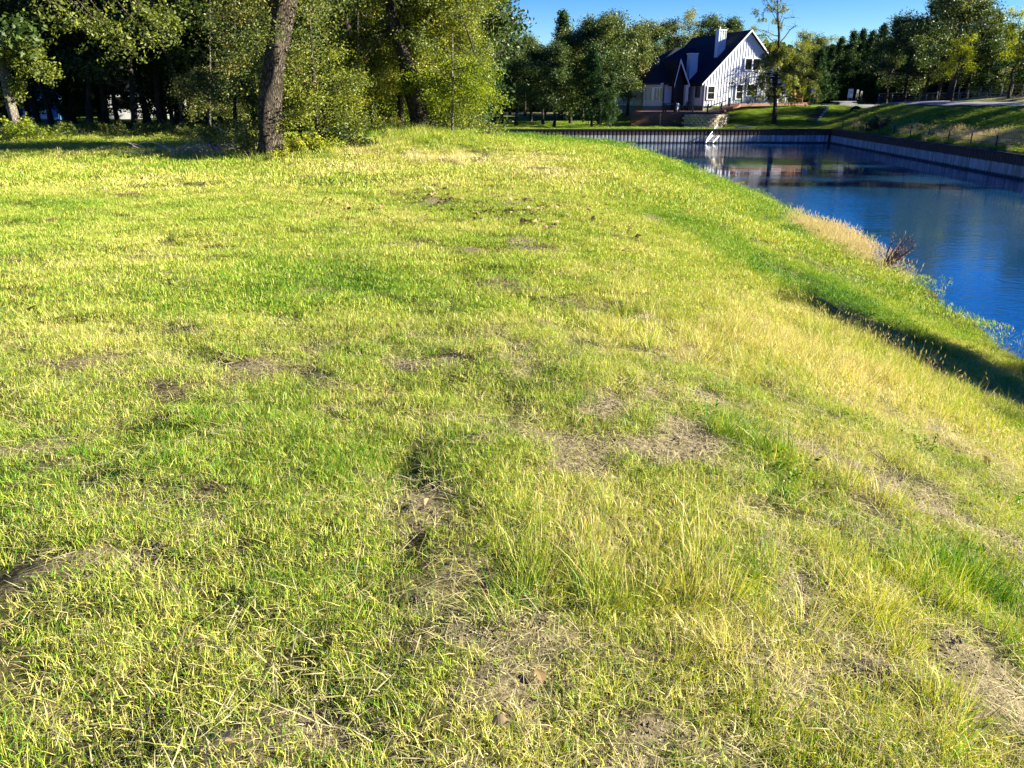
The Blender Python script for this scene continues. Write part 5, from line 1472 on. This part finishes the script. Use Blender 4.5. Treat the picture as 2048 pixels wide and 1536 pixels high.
do('far_grass', 11000, 14.5, 46, large, .8, 1.5, 'sunlit turf at the far end of the lawn', None, zoff=.02)
do('straw_thatch', 8500, .8, 9, straw, .7, 1.4, 'flattened dry straw lying between the grass', lambda x, y: np.clip(.5 + soil_mask(x, y) * .9 + dry_mask(x, y) * .3, 0, .9))
do('bunch_grass', 16000, .9, 15, bunch, .65, 1.35, 'taller yellowing bunch grass on the right side', lambda x, y: np.clip((tall_mask(x, y) - .12) * 1.3 * (1 - soil_mask(x, y) * .8), 0, 1), zoff=-.02, sink=.01, tilt=.25, sfun=lambda x, y: .8 + .2 * smooth((x - .9) / .8))
do('seeding_grass', 5200, 1.2, 16, seedy, .6, 1.15, 'thin seeding grass stems on the right side', lambda x, y: np.clip((tall_mask(x, y) - .35) * 1.0, 0, 1) * smooth((x + .2) / .8), sink=.01, zoff=.02)
do('creeping_weeds', 9000, 1.0, 20, weeds, .6, 1.3, 'small leaved green weeds creeping over the bank', lambda x, y: np.clip(green_mask(x, y) * .8 - .2, 0, 1) * smooth((x - .3) / 1.0), zoff=-.1)
do('bank_grass', 9000, 9, 44, bunch, .8, 1.5, 'longer grass fringing the pond edge', lambda x, y: smooth((2.4 - shore_dist(x, y)) / 2.0) * .8, zoff=-.08)
do('mound_grass', 5200, 17, 30, bunch, 1.0, 2.0, 'long pale grass over the mound below the trees', lambda x, y: np.clip(tall_mask(x, y) * 1.2 - .1 + .5 * np.exp(-(((x + 3.2) / 3.4) ** 2 + ((y - 24) / 3.2) ** 2)), 0, 1) * (x < 2), zoff=.05)
# crumbs of soil and bits of dead stalk on the bare ground
crumbs = []
for i in range(4):
    rng = np.random.RandomState(700 + i); b = MB()
    for k in range(26):
        a_, r_ = rng.uniform(0, 6.28), .1 * math.sqrt(rng.rand()); c = Vector((math.cos(a_) * r_, math.sin(a_) * r_, .002)); q = rng.uniform(.003, .013)
        pts = [c + Vector((rng.normal(), rng.normal(), rng.normal() * .7)).normalized() * q * rng.uniform(.7, 1.2) for _ in range(6)]
        pts = [c + Vector((q, 0, 0)), c + Vector((0, q * rng.uniform(.6, 1), 0)), c + Vector((-q, 0, 0)), c + Vector((0, -q * rng.uniform(.6, 1), 0)), c + Vector((0, 0, q * rng.uniform(.6, 1.1))), c + Vector((0, 0, -q))]
        for t3 in ((0, 1, 4), (1, 2, 4), (2, 3, 4), (3, 0, 4)): b.quad(*[pts[j] for j in t3])
    me_ = b.mesh('crumb_%02d' % i); me_.materials.append(M_CRUMB); crumbs.append(bpy.data.objects.new('crumb_%02d' % i, me_))
do('soil_crumbs', 15000, .9, 10, crumbs, .3, .75, 'loose crumbs of soil on the bare patches', lambda x, y: soil_mask(x, y) * .9, sink=0)
# golden reeds at the pond edge
gr = ground_hit(1690, 505)
cx_, cy_ = [], []
for (px, py) in [(1600, 470), (1625, 480), (1650, 490), (1672, 500), (1695, 512), (1715, 524), (1735, 535), (1640, 468), (1665, 478), (1690, 490), (1712, 502), (1610, 455)]:
    g_ = ground_hit(px, py + 8); cx_.append(g_.x); cy_.append(g_.y)
n = 230; kk = RS.randint(0, len(cx_), n); x = np.array(cx_)[kk] + RS.normal(size=n) * .28; y = np.array(cy_)[kk] + RS.normal(size=n) * .35
k = shore_dist(x, y) > .15; x, y = x[k], y[k]
p, r, s, pk = emit(x, y, .45, .85, 4, .12, .02, lean=(.0, .22)); r[:, 2] = RS.uniform(-.6, .6, len(x))
scatter('golden_reeds', p, r, s, pk, RS.normal(size=len(x)) * .06 + .0, reeds, 'tall golden reed grass leaning over the pond edge')
# long grass on the far bank
def far_scatter(name, n, boxf, src, s0, s1, lab, zoff):
    x, y = boxf(n); z = HF(x, y) - .02; n = len(x)
    rot = np.stack([RS.normal(size=n) * .1, RS.normal(size=n) * .1, RS.uniform(0, 6.28, n)], 1); s = RS.uniform(s0, s1, n)
    scatter(name, np.stack([x, y, z], 1), rot, np.stack([s, s, s], 1), RS.randint(0, len(src), n), far_dry(x, y) * .5 + zoff + RS.normal(size=n) * .08, src, lab)
def fb(n):
    y = RS.uniform(34, 84, n); x = wallx(y) + .9 + RS.rand(n) ** 1.3 * 11; k = x < road_x(y) - .5; return x[k], y[k]
far_scatter('far_slope_grass', 9000, fb, large, .9, 1.6, 'grass growing on the shaded far slope', -.16)
def fb2(n):
    x = RS.uniform(-5, 38, n); y = 81.9 + RS.rand(n) ** 1.2 * 13; return x, y
far_scatter('far_lawn_grass', 7000, fb2, large, .8, 1.4, 'grass growing on the lawn below the house', -.14)
def fb3(n):
    cy = RS.choice([50, 54, 58, 66, 75], n, p=[.3, .3, .2, .1, .1]); y = cy + RS.normal(size=n) * 1.8; x = wallx(y) + 1.6 + RS.normal(size=n) * .7; k = x > wallx(y) + .2; return x[k], y[k]
far_scatter('far_dry_tufts', 260, fb3, reeds, .5, .9, 'pale dry grass tufts on the far slope above the seawall', 0)
def fb4(n): return RS.uniform(8, 24, n), RS.uniform(98, 112, n)
far_scatter('far_weeds', 1500, fb4, bunch, 2.2, 4.0, 'rank yellow weeds under the far trees left of the house', .1)

# fallen leaves
def dead_leaf(name, seed, L=.07):
    rng = np.random.RandomState(seed); b = MB(); n = 7; out = []
    for i in range(n + 1):
        t = i / n; w = math.sin(math.pi * min(1, t * 1.02)) ** .8 * .28 * (1 + .35 * math.sin(t * 19 + seed)); out.append((t, w))
    curl = rng.uniform(.2, .5)
    for sgn in (-1, 1):
        for (t0, w0), (t1, w1) in zip(out[:-1], out[1:]):
            f_ = lambda t, w: (t * L - L / 2, sgn * w * L, L * (curl * w * .9 + .15 * math.sin(t * 3)))
            b.quad((t0 * L - L / 2, 0, L * .15 * math.sin(t0 * 3)), (t1 * L - L / 2, 0, L * .15 * math.sin(t1 * 3)), f_(t1, w1), f_(t0, w0))
    me_ = b.mesh(name); attr(me_, 'tint', np.full(len(me_.vertices), rng.uniform(.2, .8))); me_.materials.append(M_DEADLEAF); return me_
dl_ = [bpy.data.objects.new('dead_%02d' % i, dead_leaf('dead_%02d' % i, i)) for i in range(5)]
LEAFSP = px_spots([(1050, 420, 170, 30, 1), (900, 400, 120, 25, .8), (720, 430, 120, 30, .5), (1180, 440, 120, 40, .6), (600, 400, 200, 30, .3), (1040, 490, 30, 16, 1), (150, 380, 200, 30, .4), (500, 300, 60, 12, .8), (300, 350, 150, 20, .4)])
x, y = wedge(26000, 1.2, 22); k = keep_land(x, y, 2) & (RS.rand(len(x)) < np.clip((zmask(LEAFSP, x, y) - .1) * (noise(x, y, .6, 61) > .42) * .8 + .002, 0, 1)); x, y = x[k], y[k]
p, r, s, pk = emit(x, y, .9, 1.8, 5, .5, -.035); r[:, 0] = RS.normal(size=len(x)) * .9
scatter('fallen_leaves', p, r, s, pk, RS.normal(size=len(x)) * .1, dl_, 'dry brown oak leaves strewn over the lawn')
for i, (px, py, L, lab) in enumerate([(1000, 1474, .055, 'reddish brown fallen leaf near the bottom centre of the lawn'), (1078, 1366, .06, 'pale tan fallen leaf above the reddish one'), (72, 628, .16, 'curled dry leaf alone on the left of the lawn'),
                                      (462, 1530, .05, 'orange brown leaf at the bottom edge of the picture'), (855, 1026, .05, 'tiny rust coloured leaf in the middle of the turf')]):
    g_ = ground_hit(px, py); o = link('fallen_leaf', dead_leaf('fallen_leaf', 20 + i, L)); z = float(HN(g_.x, g_.y)) + .03
    o.location = (g_.x, g_.y, z); o.rotation_euler = (.3, -.2, i * 1.9); tag(o, lab, 'leaf', 'single fallen leaves')

# dry stalks lying in the grass
def stalk(pa, pb, lift, r, lab):
    a, c = ground_hit(*pa), ground_hit(*pb); a.z = float(HN(a.x, a.y)) + lift; c.z = float(HN(c.x, c.y)) + lift * .5
    m = a.lerp(c, .5) + Vector((.02, 0, .01)); o = MB().tube([a - a, m - a, c - a], [r * .6, r, r * .7], 6).build('dry_stalk', M_STALK)
    o.location = a; tag(o, lab, 'stalk', 'dry stalks lying in the grass')
M_STALK = simple('straw_stalk', (.44, .36, .20), .7, .2, 20)
stalk((1447, 1203), (1560, 1345), .05, .0026, 'long straight straw stalk lying in the tall grass on the right')
stalk((1160, 1440), (1245, 1536), .03, .002, 'pale stalk reaching the bottom edge right of centre')

# reddish dry shrub leaning over the water
def shrub():
    base = ground_hit(1752, 548); base.z = float(HN(base.x, base.y)) - .03; rng = np.random.RandomState(8)
    r = empty('dry_shrub', base); tag(r, 'reddish leafless shrub leaning out over the water by the golden reeds', 'shrub')
    b = MB(); buds = MB()
    for k in range(34):
        tx, ty = rng.uniform(1775, 1830), rng.uniform(468, 540); e = P_(tx, ty, base.y + rng.uniform(-.4, .3)) - base
        if e.length < .15: continue
        s_ = Vector((rng.normal() * .05, rng.normal() * .05, 0)); m1_ = s_.lerp(e, .35) + Vector((.03, 0, .02)); m2_ = s_.lerp(e, .7) + Vector((0, 0, -.02))
        b.tube([s_, m1_, m2_, e], [.015, .013, .010, .006], 5, cap=False)
        for j in range(4):
            q = m2_.lerp(e, j / 3.0) ; d = (e - m2_).normalized() * .06 + Vector((rng.normal(), rng.normal(), rng.normal())) * .02
            buds.tube([q, q + d * .5, q + d], [.004, .014, .004], 4, cap=False)
    b.build('stems', M_TWIG, r); buds.build('buds', M_TWIG, r)
    n_ = 1400; P = np.array([rng.normal(size=n_) * .22 - .12, rng.normal(size=n_) * .2, np.abs(rng.normal(size=n_)) * .14]).T
    link('leaves', leaf_mesh('leaves', P, rng.uniform(.02, .05, n_), rng, .3 + rng.normal(size=n_) * .2, aspect=.25), M_PALE, r)
shrub()
# brush pile of twigs at the left foot of the big oak
bp_ = gnd(415, 23.0); br = empty('brush_pile', bp_); tag(br, 'heap of dead grey twigs in shade left of the big oak', 'brush pile')
b = MB(); rng = np.random.RandomState(12)
for k in range(70):
    p = Vector((rng.normal() * .9, rng.normal() * .4, abs(rng.normal()) * .12)); a = rng.uniform(0, 6.28); d = Vector((math.cos(a), math.sin(a) * .5, rng.uniform(0, .5))) * rng.uniform(.3, 1.0)
    b.tube([p, p + d * .5 + Vector((0, 0, .05)), p + d], [.014, .011, .004], 4, cap=False)
o = b.build('twigs', M_TWIGG, br); o['kind'] = 'stuff'
print('OBJECTS', len(bpy.data.objects))
